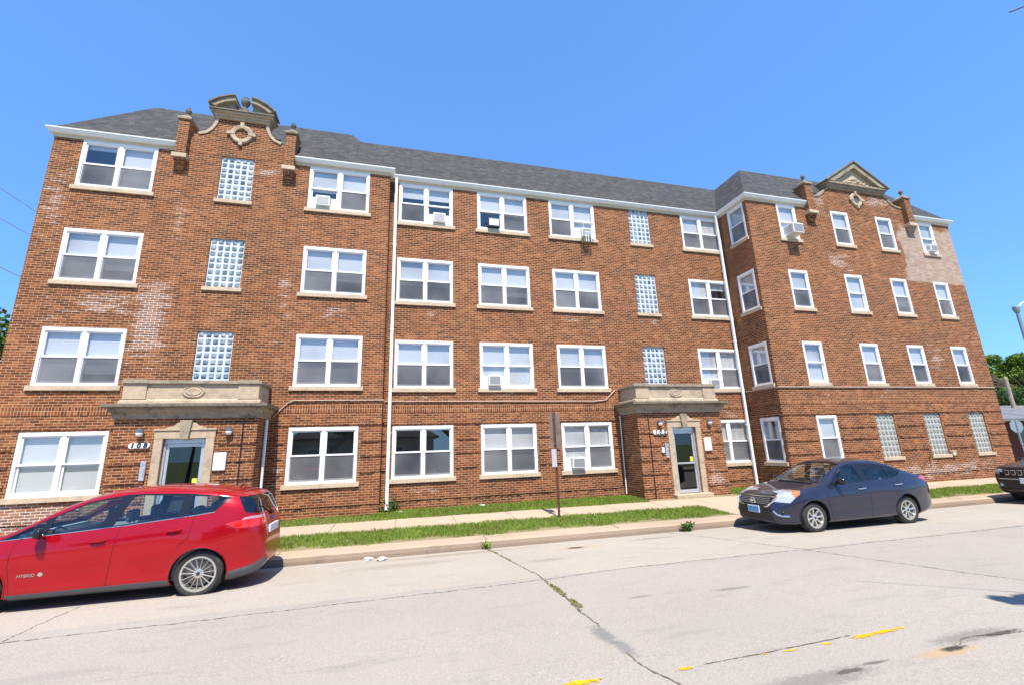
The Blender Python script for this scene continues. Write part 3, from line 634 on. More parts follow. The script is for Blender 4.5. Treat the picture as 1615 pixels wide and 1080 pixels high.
DOORG=glass_mat('door_glass',(.30,.36,.38),1.2,.05)
def porch(x0,x1,yf,yw,d0,d1,num,where,lampx,plx,intx,boxx,cablex,zg):
    f=lambda u,n,z:(u,yf-n,z); mb=MB(); dz1=2.54
    wall_grid(mb,x0,x1,.05,3.06,[(d0,d1,zg+.1,dz1)],f,.18)
    for xx in (x0,x1): mb.quad((xx,yf,.05),(xx,yw,.05),(xx,yw,3.06),(xx,yf,3.06))
    mb.T=f
    for z in (2.37,1.94,1.49,1.05,.60): band(f,x0,x1,z,[(d0-.2,d1+.2,-1,2.6)],mb)
    P=obj('porch',mb,BRICK_P,B,recalc=False)
    path=[(x0,yw),(x0,yf),(x1,yf),(x1,yw)]; pp=path
    mb=MB(); mb.sweep([(-.1,3.04),(.03,3.04),(.05,3.10),(.07,3.19),(.12,3.22),(.14,3.30),(-.1,3.30)],pp); c=obj('cornice',mb,STONE_D,P)
    mb=MB(); mb.sweep([(-.1,3.302),(.19,3.302),(.235,3.335),(.24,3.405),(-.1,3.405)],pp); obj('cornice_drip',mb,STONE_DD,c)
    ip=[(x0+.06,yw),(x0+.06,yf+.06),(x1-.06,yf+.06),(x1-.06,yw)]
    mb=MB(); mb.sweep([(-.2,3.405),(.07,3.405),(.06,3.50),(.0,3.54),(0,3.93),(-.2,3.93)],ip)
    # raised end posts and the oval medallion
    for xx in (x0+.055,x1-.555): mb.box(xx,xx+.5,yf+.02,yf+.4,3.54,3.925)
    cxm=(x0+x1)/2; 
    mb.lathe([(.0,.02),(.12,.03),(.14,.012),(.18,.03),(.20,.0)],lambda r,h,cc,sn:(cxm+r*1.35*cc,yf+.06-h,3.73+r*.8*sn),24)
    pa=obj('parapet',mb,STONE,P,smooth=True,angle=30)
    mb=MB(); mb.sweep([(-.22,3.932),(.06,3.932),(.06,4.02),(-.22,4.04)],ip); 
    for xx in (x0+.05,x1-.57): mb.box(xx,xx+.52,yf-.02,yf+.3,3.935,4.035)
    obj('coping',mb,STONE_D,pa,bevel=.01)
    mb=MB(); mb.quad((x0,yf,3.5),(x1,yf,3.5),(x1,yw,3.5),(x0,yw,3.5)); obj('flat_roof',mb,SHINGLE,P)
    # stone surround with ears and keystone
    mb=MB(f); e=.19; mb.box(d0-e,d0-.002,-.1,.05,zg+.12,2.54); mb.box(d1+.002,d1+e,-.1,.05,zg+.12,2.54); mb.box(d0-e-.01,d1+e+.01,-.1,.052,2.54,2.74)
    mb.box(d0-e-.03,d1+e+.03,-.1,.075,2.74,2.79); cxd=(d0+d1)/2
    for sg in (-1,1):
        pts=[(cxd+sg*.12,2.79),(cxd+sg*.46,2.79),(cxd+sg*.38,2.82),(cxd+sg*.28,2.85),(cxd+sg*.2,2.93),(cxd+sg*.12,2.93)]; mb.prism(pts,-.05,.055,lambda p,d:(p[0],d,p[1]))
    su=obj('door_surround',mb,STONE,P,bevel=.006)
    mb=MB(f); mb.prism([(cxd-.09,2.52),(cxd+.09,2.52),(cxd+.135,2.99),(cxd-.135,2.99)],-.05,.12,lambda p,d:(p[0],d,p[1])); obj('keystone',mb,STONE_D,su,bevel=.01)
    mb=MB(f); mb.box(d0-.24,d1+.24,-.05,.25,.1,zg+.12); obj('doorstep',mb,STONE,P,bevel=.012)
    # aluminium door
    mb=MB(f); zb=zg+.12; mb.box(d0,d0+.05,-.16,-.05,zb,2.54); mb.box(d1-.05,d1,-.16,-.05,zb,2.54); mb.box(d0+.05,d1-.05,-.16,-.05,2.42,2.54)
    a,b=d0+.055,d1-.055; s=.065
    mb.box(a,a+s,-.13,-.08,zb+.01,2.415); mb.box(b-s,b,-.13,-.08,zb+.01,2.415); mb.box(a+s,b-s,-.13,-.08,2.415-.08,2.415); mb.box(a+s,b-s,-.13,-.08,zb+.01,zb+.12); mb.box(a+s,b-s,-.125,-.05,1.33,1.38)
    D=obj('door',mb,ALU,B,bevel=.004)
    mb=MB(f); mb.quad((a+s,-.105,zb+.12),(b-s,-.105,zb+.12),(b-s,-.105,1.33),(a+s,-.105,1.33)); mb.quad((a+s,-.105,1.38),(b-s,-.105,1.38),(b-s,-.105,2.335),(a+s,-.105,2.335)); obj('glass',mb,DOORG,D,recalc=False)
    mb=MB(f); mb.box(b-s-.13,b-s-.02,-.1035,-.1015,1.40,1.56); obj('door_notice',mb,YELLOW,D)
    mb=MB(f); mb.tube([(b-s*.5,-.08,1.2),(b-s*.5,-.04,1.22),(b-s*.5,-.04,1.5),(b-s*.5,-.08,1.52)],.011,6); obj('door_handle',mb,ALU,D,smooth=True)
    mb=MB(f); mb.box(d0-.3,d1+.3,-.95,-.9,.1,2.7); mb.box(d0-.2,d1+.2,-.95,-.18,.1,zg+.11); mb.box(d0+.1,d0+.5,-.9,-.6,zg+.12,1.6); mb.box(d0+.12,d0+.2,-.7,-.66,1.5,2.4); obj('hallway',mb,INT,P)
    mb=MB(f); mb.tube([(cablex,.035,3.0),(cablex,.035,.3)],.014,6); obj('cable',mb,BLACK,P,smooth=True)
    # things fixed to the porch
    for lx,sd in zip(lampx,('left','right')):
        t=thing('wall_lamp','round metal wall lamp just %s of the door on the %s porch'%(sd,where),'wall lamp',(lx,yf-.03,2.7),group='globe lamps beside the porch doors')
        k=MB(); k.lathe([(.0,-.03),(.055,-.03),(.055,.0),(.03,.02)],lambda r,h,c,sn:(lx+r*c,yf-.03-h,2.72+r*sn),14); k.tube([(lx,yf-.03,2.72),(lx,yf-.08,2.76)],.018,8); k.lathe([(.03,2.80),(.075,2.78),(.085,2.72),(.08,2.70)],lambda r,h,c,sn:(lx+r*c,yf-.085+r*sn,h),16); obj('lamp_mount',k,LAMPM,t,smooth=True)
        k=MB(); k.lathe([(.0,2.60),(.05,2.615),(.075,2.66),(.078,2.70),(.05,2.74)],lambda r,h,c,sn:(lx+r*c,yf-.085+r*sn,h),16); obj('globe',k,LAMPG,t,smooth=True)
    px0,px1=plx; pc=(px0+px1)/2
    t=thing('house_number','white three lobed house number plate on the %s porch'%where,'house number',(pc,yf,2.32))
    k=MB()
    for i in range(3):
        xx=px0+.075+i*(px1-px0-.15)/2; k.lathe([(.0,.05),(.075,.05),(.08,.0)],lambda r,h,c,sn,xx=xx:(xx+r*1.15*c,yf-h-.003*i,2.39+r*.95*sn),20)
    obj('number_plate',k,WHITE,t)
    for i,ch in enumerate(num): text_mesh('numeral',ch,.17,BLACK,t,(px0+.075+i*(px1-px0-.15)/2,yf-.062,2.39),shear=.15)
    xa=intx; t=thing('intercom_panel','narrow vertical aluminium intercom panel on the %s porch'%where,'intercom',(xa+.05,yf,1.55))
    k=MB(); k.box(xa,xa+.11,yf-.06,yf,1.56,2.02); obj('panel',k,ALU,t,bevel=.006); k=MB()
    for i in range(6): k.box(xa+.07,xa+.09,yf-.066,yf-.06,1.64+i*.035,1.655+i*.035)
    for i in range(4): k.box(xa+.02,xa+.09,yf-.063,yf-.06,1.89+i*.025,1.90+i*.025)
    obj('buttons',k,GREYMETAL,t)
    xa=boxx; t=thing('notice_board','blank white rounded board on brick right of the %s porch door'%where,'sign board',(xa+.14,yf,1.7))
    k=MB(); k.box(xa,xa+.29,yf-.055,yf,1.72,2.17); obj('board',k,simple('white_board',(.78,.74,.74),.4,var=.03),t,bevel=.03)
    return P
P1=porch(-6.62,-3.44,13.15,YL,-5.52,-4.58,'108','left',(-6.02,-4.07),(-6.22,-5.80),-5.91,-4.37,-3.77,.30)
P2=porch(7.88,11.15,13.40,YC,9.15,10.05,'102','centre',(8.68,10.62),(8.42,8.90),8.80,10.33,8.27,.27)
for a_,b_,c_,r_ in ((-3.38,13.75,.5,.04),(7.80,14.42,.4,.02)): mb=MB(); mb.tube([(a_,b_,3.02),(a_,b_,c_)],r_,8); obj('drainpipe',mb,GUTTER,B,smooth=True)
k=MB(); k.box(8.66,8.76,13.34,13.4,1.72,1.9); t=thing('door_bell','small white bell box left of intercom panel beside the centre porch door','bell box',(8.71,13.4,1.7)); obj('bell_cover',k,OFFWHITE,t,bevel=.01)
# ------------------------------------------------------------ air conditioners and window boxes
FIN=None
def fin_mat():
    k=NT('condenser_fins'); p=k.objc(); sx=k.n('ShaderNodeSeparateXYZ'); k.l(p,sx.inputs[0]); w_=k.math('FRACT',k.math('MULTIPLY',sx.outputs[0],60)); c=k.ramp(w_,[(0,(.18,.18,.18)),(.5,(.45,.45,.45)),(1,(.18,.18,.18))]); k.set(c,.5,.4); return k.mat
FIN=fin_mat()
def ac(f,u0,u1,z0,label,p=.28,w=.44,h=.36,body=OFFWHITE,panels=True,off=0,fin=None):
    # u0..u1: the sash opening it sits in
    cx=(u0+u1)/2+off; loc=f(cx,0,z0); t=thing('air_conditioner',label,'air conditioner',loc,group='window air conditioners'); 
    a,b=cx-w/2,cx+w/2
    k=MB(f); k.box(a,b,-.35,p,z0+.075,z0+.075+h); o=obj('case',k,body,t,bevel=.018)
    k=MB(f); k.box(a+.04,b-.04,p-.002,p+.006,z0+.075+.05,z0+.075+h-.05); obj('grille',k,fin or FIN,t)
    k=MB(f); k2=MB(f)
    for i in range(7): zz=z0+.075+.09+i*(h-.17)/6; k.box(b-.002,b+.004,-.02,p-.07,zz,zz+.012); k2.box(a-.004,a+.002,-.02,p-.07,zz,zz+.012)
    obj('side_louvre',k,GREYMETAL,t); obj('side_louvre',k2,GREYMETAL,t)
    if panels:
        k=MB(f); k.box(u0+.005,a-.004,-.07,-.03,z0+.075,z0+.075+h*.85); k.box(b+.004,u1-.005,-.07,-.03,z0+.075,z0+.075+h*.85); k.box(u0+.005,u1-.005,-.075,-.025,z0+.075+h*.85,z0+.075+h*.85+.04); obj('side_panel',k,WHITE,t)
def half(c,i):
    a,b=COL[c]; t=.075; iw=(b-a-2*t-.10)/2; s=a+t+i*(iw+.10); return s,s+iw
zz=lambda fl:FL[fl][0]
ac(fL,*half('B',0),zz(4),'white air conditioner in the top floor window right of the scrolled gable',off=-.02,p=.12)
ac(fC,*half('C',1),zz(4),'white air conditioner in the top floor window right of the tall centre downspout',p=.12)
ac(fC,*half('D',0),zz(4),'black framed air conditioner in a top floor window above the street sign side',body=BLACK,panels=False,off=.1,p=.16,fin=simple('pale_filter',(.60,.60,.68),.6))
ac(fC,*half('E',1),zz(4),'white air conditioner behind a wire basket of dry plants on top floor',off=.1,p=.1)
ac(fC,*half('D',0),zz(2),'white air conditioner in a second floor window with closed blinds',p=.14)
ac(fC,*half('E',0),zz(1),'white air conditioner in the ground floor window nearest the street sign',p=.16,off=.03,w=.47)
ac(fC,*half('F',0),zz(2),'small air conditioner in window just above the centre porch',p=.06,h=.3,off=.1)
ac(fR,COL['G'][0]+.075,COL['G'][1]-.075,zz(4),'large white air conditioner jutting from narrow top floor window by the downspout corner',p=.42,w=.52,h=.42)
ac(fR,COL['J'][0]+.075,COL['J'][1]-.075,zz(4),'small air conditioner in the last top floor window on the pale brick patch',p=.16,w=.42,h=.32)
# plant basket under E4
t=thing('plant_basket','wire window basket with dry plants and white pickets under top floor sill','plant basket',(7.05,YC-.08,9.6))
k=MB(fC)
for z in (9.62,9.74): k.tube([(6.82,.02,z),(6.82,.24,z),(7.28,.24,z),(7.28,.02,z)],.008,5)
for u in np.linspace(6.82,7.28,9): k.tube([(u,.24,9.62),(u,.24,9.74)],.005,4)
k.tube([(6.95,.03,9.62),(6.97,.03,9.35),(7.13,.03,9.35),(7.15,.03,9.62)],.01,5); obj('wire_frame',k,DARKMETAL,t)
k=MB(fC)
for i in range(60):
    u=random.uniform(6.84,7.26); n=random.uniform(.05,.22); a=Vector((u,n,9.62)); b=a+Vector((random.uniform(-.07,.07),random.uniform(-.04,.06),random.uniform(.1,.36))); k.tube([a,a.lerp(b,.5)+Vector((random.uniform(-.02,.02),0,0)),b],[.008,.006,.002],4)
obj('plants',k,simple('dry_plant',(.22,.20,.12),.9,var=.5,sc=20),t)
k=MB(fC)
for u in (6.98,7.08,7.2): k.box(u-.012,u+.012,.245,.255,9.62,9.98)
k.box(6.95,7.24,.245,.252,10.02,10.05); k.tube([(6.97,.1,10.3),(6.97,.1,10.55),(7.3,.1,10.55),(7.3,.1,10.3)],.008,5); obj('pickets',k,WHITE,t)

t=thing('hose_tap','brass hose tap between the two leftmost glass block windows of the ground floor','tap',(19.95,YR,1.1)); k=MB(fR); k.tube([(19.95,0,1.18),(19.95,.12,1.18),(19.95,.14,1.10)],.022,8); k.tube([(19.90,.09,1.25),(20.0,.09,1.25)],.012,6); k.tube([(19.95,.09,1.18),(19.95,.09,1.25)],.01,6); obj('spout',k,simple('aged_brass',(.30,.20,.08),.45,.6),t,smooth=True)
t=thing('wall_vent','small cream vent hood at the sill end of the middle glass block window','vent',(21.22,YR,1.2)); k=MB(fR); k.box(21.16,21.32,-.0,.10,1.20,1.34); k.box(21.14,21.34,.0,.12,1.34,1.37); obj('hood',k,CREAM,t,bevel=.012)
# ------------------------------------------------------------ cars
def paint(name,base,metal=.35,rough=.32,coat=.8):
    k=NT(name); p=k.objc(); nz=k.noise(p,2.5,4,.6); fl=k.noise(p,900,1)
    c=k.ramp(nz,[(.3,tuple(x*.93 for x in base)),(.7,tuple(min(1,x*1.06) for x in base))])
    k.set(c,rough,metal,coat,.3); return k.mat
def tyre_mat():
    k=NT('tyre_rubber'); p=k.objc(); c=k.ramp(k.noise(p,30,3),[(.3,(.022,.021,.02)),(.7,(.05,.047,.043))]); k.set(c,.8,spec=.3); return k.mat
TYRE=tyre_mat(); RIM=simple('alloy_silver',(.62,.60,.56),.3,.75,var=.05); RIMD=simple('wheel_well_dark',(.02,.02,.02),.7); CHROME=simple('chrome',(.75,.75,.76),.12,1.0,var=.03)
DISC=simple('brake_disc',(.20,.19,.18),.45,.7)
CARGLASS=glass_mat('car_glass',(.80,.93,.97),1.2,.05); DARKGLASS=glass_mat('dark_car_glass',(.10,.13,.14),1.5,.06)
GLOSSBLACK=simple('gloss_black_trim',(.012,.013,.018),.15,var=.1); SEATM=simple('seat_fabric',(.14,.15,.155),.9,var=.2,sc=30); LINER=simple('cabin_lining',(.30,.31,.30),.9)
SILLG=simple('grey_sill_plastic',(.10,.105,.12),.45,var=.08); GAP=simple('panel_gap',(.006,.006,.006),.9)
REDL=None
def lens_mat(name,base,rough=.08,em=None):
    k=NT(name); p=k.objc(); c=k.ramp(k.noise(k.scale(p,(3,3,10)),2,1),[(.3,tuple(x*.9 for x in base)),(.7,tuple(min(1,x*1.1) for x in base))]); k.set(c,rough,.0,1.0); return k.mat
REDL=lens_mat('red_lens',(.62,.012,.006)); CLEARL=lens_mat('clear_lens',(.34,.37,.42)); AMBER=lens_mat('amber_lens',(.42,.17,.06))
PLATE_B=simple('blue_plate',(.10,.30,.55),.4,var=.35,sc=25); PLATE_W=simple('pale_plate',(.62,.66,.72),.4,var=.1,sc=20)
def smooth_fn(pts):
    xs=[p[0] for p in pts]; ys=[p[1] for p in pts]; n=len(xs); d=[(ys[i+1]-ys[i])/(xs[i+1]-xs[i]) for i in range(n-1)]
    m=[d[0]]+[0 if d[i-1]*d[i]<=0 else 2*d[i-1]*d[i]/(d[i-1]+d[i]) for i in range(1,n-1)]+[d[-1]]
    def f(x):
        if x<=xs[0]: return ys[0]
        if x>=xs[-1]: return ys[-1]
        i=0
        while xs[i+1]<x: i+=1
        h=xs[i+1]-xs[i]; t=(x-xs[i])/h
        return (1+2*t)*(1-t)**2*ys[i]+t*(1-t)**2*h*m[i]+t*t*(3-2*t)*ys[i+1]+t*t*(t-1)*h*m[i+1]
    return f
def inpoly(x,y,P):
    c=False; n=len(P)
    for i in range(n):
        x1,y1=P[i]; x2,y2=P[(i+1)%n]
        if (y1>y)!=(y2>y) and x<(x2-x1)*(y-y1)/(y2-y1)+x1: c=not c
    return c
def circ(cx,cz,r,n=28): return [(cx+r*math.cos(2*math.pi*i/n),cz+r*math.sin(2*math.pi*i/n)) for i in range(n)]
class Car:
    def __init__(s,sp):
        s.sp=sp; L=sp['L']; s.top=smooth_fn(sp['top']); s.bot=smooth_fn(sp['bot']); s.belt=smooth_fn(sp['belt']); s.plan=smooth_fn(sp['plan']); s.side=smooth_fn(sp['side']); s.tum=smooth_fn(sp['tumble'])
        xs=set(np.linspace(0,L,int(L/.055)).tolist())|set(np.linspace(0,.3,12).tolist())|set(np.linspace(L-.3,L,12).tolist()); xs=sorted(xs)
        secs=[s.section(x) for x in xs]; n=len(secs[0]); bm=bmesh.new(); rows=[]
        for x,sc in zip(xs,secs):
            half=[bm.verts.new((x,-y,z)) for y,z in sc]; other=[bm.verts.new((x,y,z)) for y,z in sc[1:-1]][::-1]
            rows.append(half+other)
        N=len(rows[0])
        for a,b in zip(rows,rows[1:]):
            for i in range(N): bm.faces.new((a[i],a[(i+1)%N],b[(i+1)%N],b[i]))
        bm.faces.new(rows[0][::-1]); bm.faces.new(rows[-1])
        bmesh.ops.recalc_face_normals(bm,faces=bm.faces); bm.normal_update()
        s.bm=bm; s.bvh=BVHTree.FromBMesh(bm); bm.faces.ensure_lookup_table()
        s.ref=bm.copy(); s.ref.faces.ensure_lookup_table(); s.ref.normal_update(); s.parts={}
    def section(s,x):
        zb,zt=s.bot(x),s.top(x); zs=min(s.belt(x),zt-.05); W=s.plan(x); zs=max(zs,zb+.05); P=[(0,zb),(W*.5,zb),(W*.82,zb+.003)]
        for i in range(1,19):
            t=i/18; zz_=zb+.02+(zs-zb-.02)*t; fl=sum(math.exp(-((x-wx)/.40)**2) for wx in s.sp['wheels'])*math.exp(-((zz_-.68)/.20)**2)*.020; P.append((W*s.side(t)+fl,zz_))
        ysh=W*s.side(1); g=zt-zs; ze=zt-min(.11,g*.5); ye=max(ysh-s.tum(x)*(ze-zs)-.006,.02)
        for i in range(1,9): t=i/8; P.append((ysh+(ye-ysh)*t+.012*math.sin(math.pi*t)*min(1,g*3),zs+(ze-zs)*t))
        for i in range(1,12):
            a=math.pi/2*i/11; P.append((ye*math.cos(a)**.85,ze+(zt-ze)*math.sin(a)**.9))
        P[-1]=(0,zt); return P
    def cut(s,poly,view,pred,name):
        # cut poly out of the faces satisfying pred(center, normal); view 'x','y','z' = projection axis
        ax={'y':(0,2),'z':(0,1),'x':(1,2)}[view]; bm=s.bm; 
        lo=[min(p[i] for p in poly)-.02 for i in (0,1)]; hi=[max(p[i] for p in poly)+.02 for i in (0,1)]
        for i in range(len(poly)):
            a,b=poly[i],poly[(i+1)%len(poly)]; d=Vector((b[0]-a[0],b[1]-a[1])); nn=Vector((-d.y,d.x)); no=[0,0,0]; co=[0,0,0]; no[ax[0]],no[ax[1]]=nn; co[ax[0]],co[ax[1]]=a
            e0=[min(a[k],b[k])-.012 for k in (0,1)]; e1=[max(a[k],b[k])+.012 for k in (0,1)]
            fs=[]
            for f in bm.faces:
                vs=[v.co for v in f.verts]; p0=[min(v[ax[k]] for v in vs) for k in (0,1)]; p1=[max(v[ax[k]] for v in vs) for k in (0,1)]
                if p1[0]<e0[0] or p0[0]>e1[0] or p1[1]<e0[1] or p0[1]>e1[1]: continue
                if pred(f.calc_center_median(),f.normal): fs.append(f)
            ge=set(fs)
            for f in fs: ge.update(f.edges); ge.update(f.verts)
            if ge: bmesh.ops.bisect_plane(bm,geom=list(ge),dist=1e-5,plane_co=co,plane_no=no)
        bm.normal_update(); got=[]
        for f in bm.faces:
            c=f.calc_center_median()
            if lo[0]<c[ax[0]]<hi[0] and lo[1]<c[ax[1]]<hi[1] and pred(c,f.normal) and inpoly(c[ax[0]],c[ax[1]],poly): got.append(f)
        return s.take(got,name)
    def take(s,got,name):
        if not got: return None
        vm={}; vs=[]; fs=[]
        for f in got:
            q=[]
            for v in f.verts:
                if v not in vm: vm[v]=len(vs); vs.append(tuple(v.co))
                q.append(vm[v])
            fs.append(tuple(q))
        if name: s.parts.setdefault(name,[]).append((vs,fs))
        bmesh.ops.delete(s.bm,geom=got,context='FACES'); return (vs,fs)
    def nrm(s,p):
        loc,n,i,d=s.bvh.find_nearest(p)
        if i is None: return Vector((0,0,1))
        f=s.ref.faces[i]
        if len(f.verts)>6: return f.normal.copy()
        w=Vector((0,0,0))
        for v in f.verts: w+=v.normal/((v.co-Vector(p)).length+.004)**1.5
        return w.normalized()
    def make(s,name,data,mat,parent,push=0,thick=0):
        vs,fs=data; ns=[s.nrm(v) for v in vs]
        if push: vs=[tuple(Vector(v)+n*push) for v,n in zip(vs,ns)]
        me=bpy.data.meshes.new(name); me.from_pydata(vs,[],fs); me.materials.append(mat); me.polygons.foreach_set('use_smooth',[True]*len(fs)); me.normals_split_custom_set_from_vertices([tuple(n) for n in ns])
        o=bpy.data.objects.new(name,me); C.objects.link(o); o.parent=parent; ROOT[o.name]=Vector((0,0,0)); return o
    def on_side(s,x,z,sg=-1):
        h=s.bvh.ray_cast(Vector((x,sg*3,z)),Vector((0,-sg,0))); return h[0],h[1]
    def drape(s,mb,pts,r,sg=-1,axis='y',seg=.04,out=0):
        L=[]
        for a,b in zip(pts,pts[1:]):
            a=Vector(a);b=Vector(b);n=max(1,int((b-a).length/seg)); L+=[a.lerp(b,i/n) for i in range(n)]
        L.append(Vector(pts[-1])); P=[]
        for p in L:
            if axis=='y': h=s.bvh.ray_cast(Vector((p.x,sg*3,p.y)),Vector((0,-sg,0)))
            elif axis=='z': h=s.bvh.ray_cast(Vector((p.x,p.y,4)),Vector((0,0,-1)))
            else: h=s.bvh.ray_cast(Vector((-3 if sg<0 else 9,p.x,p.y)),Vector((-sg,0,0)))
            if h[0] is not None: P.append(h[0]+h[1]*out)
        if len(P)>1: mb.tube(P,r,5)
def wheel(par,cx,sg,ytyre,r,w,rimr,spokes,style,well=True):
    # axis along y; sg=-1 near side
    T=lambda rr,h,c,sn:(cx+rr*c, ytyre-sg*0+ -sg*(-h) if False else ytyre-sg*(-h)*-1 if False else ytyre+(-sg)*h, r+rr*sn)
    # h measured inwards from the outer tyre face
    k=MB(); k.lathe([(rimr-.005,.02),(rimr+.012,.004),(rimr+.05,.0),(r-.045,.006),(r-.012,.022),(r,.045),(r,w-.045),(r-.02,w-.01),(rimr+.02,w),(rimr-.01,w-.02)],T,48,caps=False)
    wh=obj('wheel',k,TYRE,par,smooth=True,local=True,angle=35)
    k=MB(); k.lathe([(rimr+.004,.012),(rimr+.004,.022),(rimr-.012,.02),(rimr-.02,.05),(rimr-.03,w*.6),(rimr-.045,w*.62),(rimr-.028,.045),(rimr-.022,.012),(rimr+.004,.012)],T,48,caps=False)
    P=lambda rr,a,h:T(rr,h,math.cos(a),math.sin(a))
    for i in range(spokes):
        a=2*math.pi*i/spokes+.12
        if style=='multi': prof=((.058,.018,.030,.028),(.11,.012,.024,.026),(rimr-.016,.0135,.014,.02))
        else: prof=((.045,.040,.036,.034),(rimr*.55,.030,.028,.03),(rimr-.016,.052,.016,.024))
        pts=[]
        for (rr,hw,h,t) in prof:
            da=hw/rr*.5 if style!='multi' else hw/rr*.5
            pts.append([P(rr,a-da,h+.004),P(rr,a,h-.006),P(rr,a+da,h+.004),P(rr,a+da*.8,h+t),P(rr,a-da*.8,h+t)])
        vs=[p for q in pts for p in q]; fs=[]
        for j in range(len(pts)-1):
            for m_ in range(5): fs.append((j*5+m_,j*5+(m_+1)%5,(j+1)*5+(m_+1)%5,(j+1)*5+m_))
        k.add(vs,fs)
    k.lathe([(.062,.06),(.064,.03),(.045,.022),(.0,.020)],T,20)
    for i in range(5): 
        a=2*math.pi*i/5; c0=Vector(P(.047,a,.018)); k.tube([c0,Vector(P(.047,a,.03))],.008,6)
    obj('rim',k,RIM,wh,smooth=True,local=True,angle=30)
    k=MB(); k.lathe([(.026,.021),(.026,.016),(.0,.014)],T,16); obj('hub_cap',k,simple('hub_cap_dark',(.02,.03,.09),.3) if 'hub_cap_dark' not in bpy.data.materials else bpy.data.materials['hub_cap_dark'],wh,smooth=True,local=True)
    k=MB(); k.lathe([(.0,.075),(rimr*.72,.075),(rimr*.72,.09),(.0,.09)],T,24); obj('brake_disc',k,DISC,wh,local=True)
    k=MB(); k.lathe([(.0,.11),(rimr-.02,.11),(rimr-.02,.13)],T,24,caps=False); obj('inner_barrel',k,RIMD,wh,local=True)
def build_car(sp,name,label,cat,loc,rotz,PA,lod=1):
    c=Car(sp); t=thing(name,label,cat,loc,(sp.get('pitch',0),0,rotz)); ROOT[t.name]=Vector((0,0,0)); L=sp['L']
    near=lambda p,n:n.y<-.25; far=lambda p,n:n.y>.25
    # wheel arches
    for wx in sp['wheels']:
        for pr,sg in ((near,-1),(far,1)):
            c.cut(circ(wx,sp['r']-.0,sp['arch']),'y',lambda p,n,sg=sg:p.y*sg>.35,None)
    # side glass
    for pr,sg in ((near,-1),(far,1)):
        sd=lambda p,n,sg=sg:p.y*sg>.2 and n.y*sg>.25
        for nm,poly in sp['glass']: c.cut(poly,'y',sd,nm)
        c.cut(sp['dlo'],'y',sd,'window_trim')
        for nm,poly in sp.get('sidecuts',[]): c.cut(poly,'y',lambda p,n,sg=sg:p.y*sg>.05 and (n.y*sg>.02),nm+('' if sg<0 else '|f'))
    for nm,poly,lim in sp.get('topcuts',[]): c.cut(poly,'z',lambda p,n,lim=lim:n.z>.12 and lim[0]<p.x<lim[1] and p.z>lim[2],nm)
    for nm,poly,lim in sp.get('frontcuts',[]): c.cut(poly,'x',lambda p,n,lim=lim:lim[0]<p.x<lim[1] and abs(n.x)>.15,nm)
    for nm,poly in sp['doors']:
        for sg in (-1,1): c.cut(poly,'y',lambda p,n,sg=sg:p.y*sg>.3,'door:'+nm+('' if sg<0 else '|f'))
    mats=dict(side_window=CARGLASS,rear_side_window=CARGLASS,window_trim=GLOSSBLACK,windshield=CARGLASS,rear_window=sp.get('rearglass',DARKGLASS),headlight=CLEARL,indicator=AMBER,tail_light=REDL,tail_light_clear=lens_mat('pinkish_lens',(.45,.26,.27)),sill_trim=sp.get('sillmat',SILLG),bumper_trim=sp.get('sillmat',SILLG),grille=GLOSSBLACK,lower_grille=BLACK,hood=PA,bumper=PA)
    body=c.make('body',c.take(list(c.bm.faces),None),PA,t)
    for nm,lst in c.parts.items():
        base=nm.split('|')[0]
        if base.startswith('door:'):
            for d in lst: c.make('door',d,PA,t)
        else:
            for d in lst: c.make(base,d,mats.get(base,PA),t,push=-.006 if 'window' in base and base!='window_trim' else 0)
    # panel gaps
    for pl in sp['gaps']:
        for sg in (-1,1): k=MB(); c.drape(k,pl,.0035,sg); obj('panel_gap',k,GAP,body,local=True)
    if sp.get('bright'):
        k=MB()
        for sg in (-1,1): c.drape(k,sp['bright'],.006,sg,out=.002)
        obj('belt_moulding',k,CHROME if lod else BLACK,body,local=True,smooth=True)
    # handles, mirrors
    for hx,hz in sp['handles']:
        for sg in (-1,1):
            p,n=c.on_side(hx,hz,sg); p2,_=c.on_side(hx+.19,hz+.012,sg)
            if p is None or p2 is None: continue
            o=Vector((0,sg*.032,0)); k=MB(); k.tube([p,p+o*.9+Vector((.02,0,0)),p.lerp(p2,.5)+o*1.15,p2+o*.9-Vector((.02,0,0)),p2],[.012,.015,.017,.015,.012],8); obj('door_handle',k,sp.get('handlemat',PA),t,smooth=True,local=True)
            k=MB(); k.lathe([(.0,.003),(.05,.003),(.056,-.004)],lambda r,h,cc,sn:(hx+.10+r*1.3*cc,(p.lerp(p2,.5)).y+sg*h,hz+.006+r*.75*sn),14); obj('handle_cup',k,GAP if sp.get('cupdark') else PA,t,local=True)
    mx,mz=sp['mirror']
    for sg in (-1,1):
        p,n=c.on_side(mx,mz-.03,sg); y0=p.y
        k=MB(); prof=[(0,.0),(.02,.055),(.07,.085),(.13,.09),(.17,.075)]
        vs=[]; fs=[]; NN=14
        for i in range(8):
            u=i/7; yy=y0+sg*(.05+.17*u); sc=math.sin(math.pi*(.12+.76*u))**.5; xo=.05*u
            for j in range(NN):
                a=2*math.pi*j/NN; vs.append((mx+.03+xo+.085*sc*math.cos(a)*(1 if math.cos(a)<0 else .55),yy,mz+.045+.075*sc*math.sin(a)))
        for i in range(7):
            for j in range(NN): fs.append((i*NN+j,i*NN+(j+1)%NN,(i+1)*NN+(j+1)%NN,(i+1)*NN+j))
        fs+= [tuple(range(NN)),tuple(range(7*NN,8*NN))]; k.add(vs,fs); mo=obj('mirror',k,sp.get('mirrormat',PA),t,smooth=True,local=True,angle=60)
        k=MB(); k.tube([(mx+.02,y0-sg*.02,mz-.02),(mx+.035,y0+sg*.07,mz+.01)],[.03,.022],8); obj('mirror_arm',k,BLACK,mo,smooth=True,local=True)
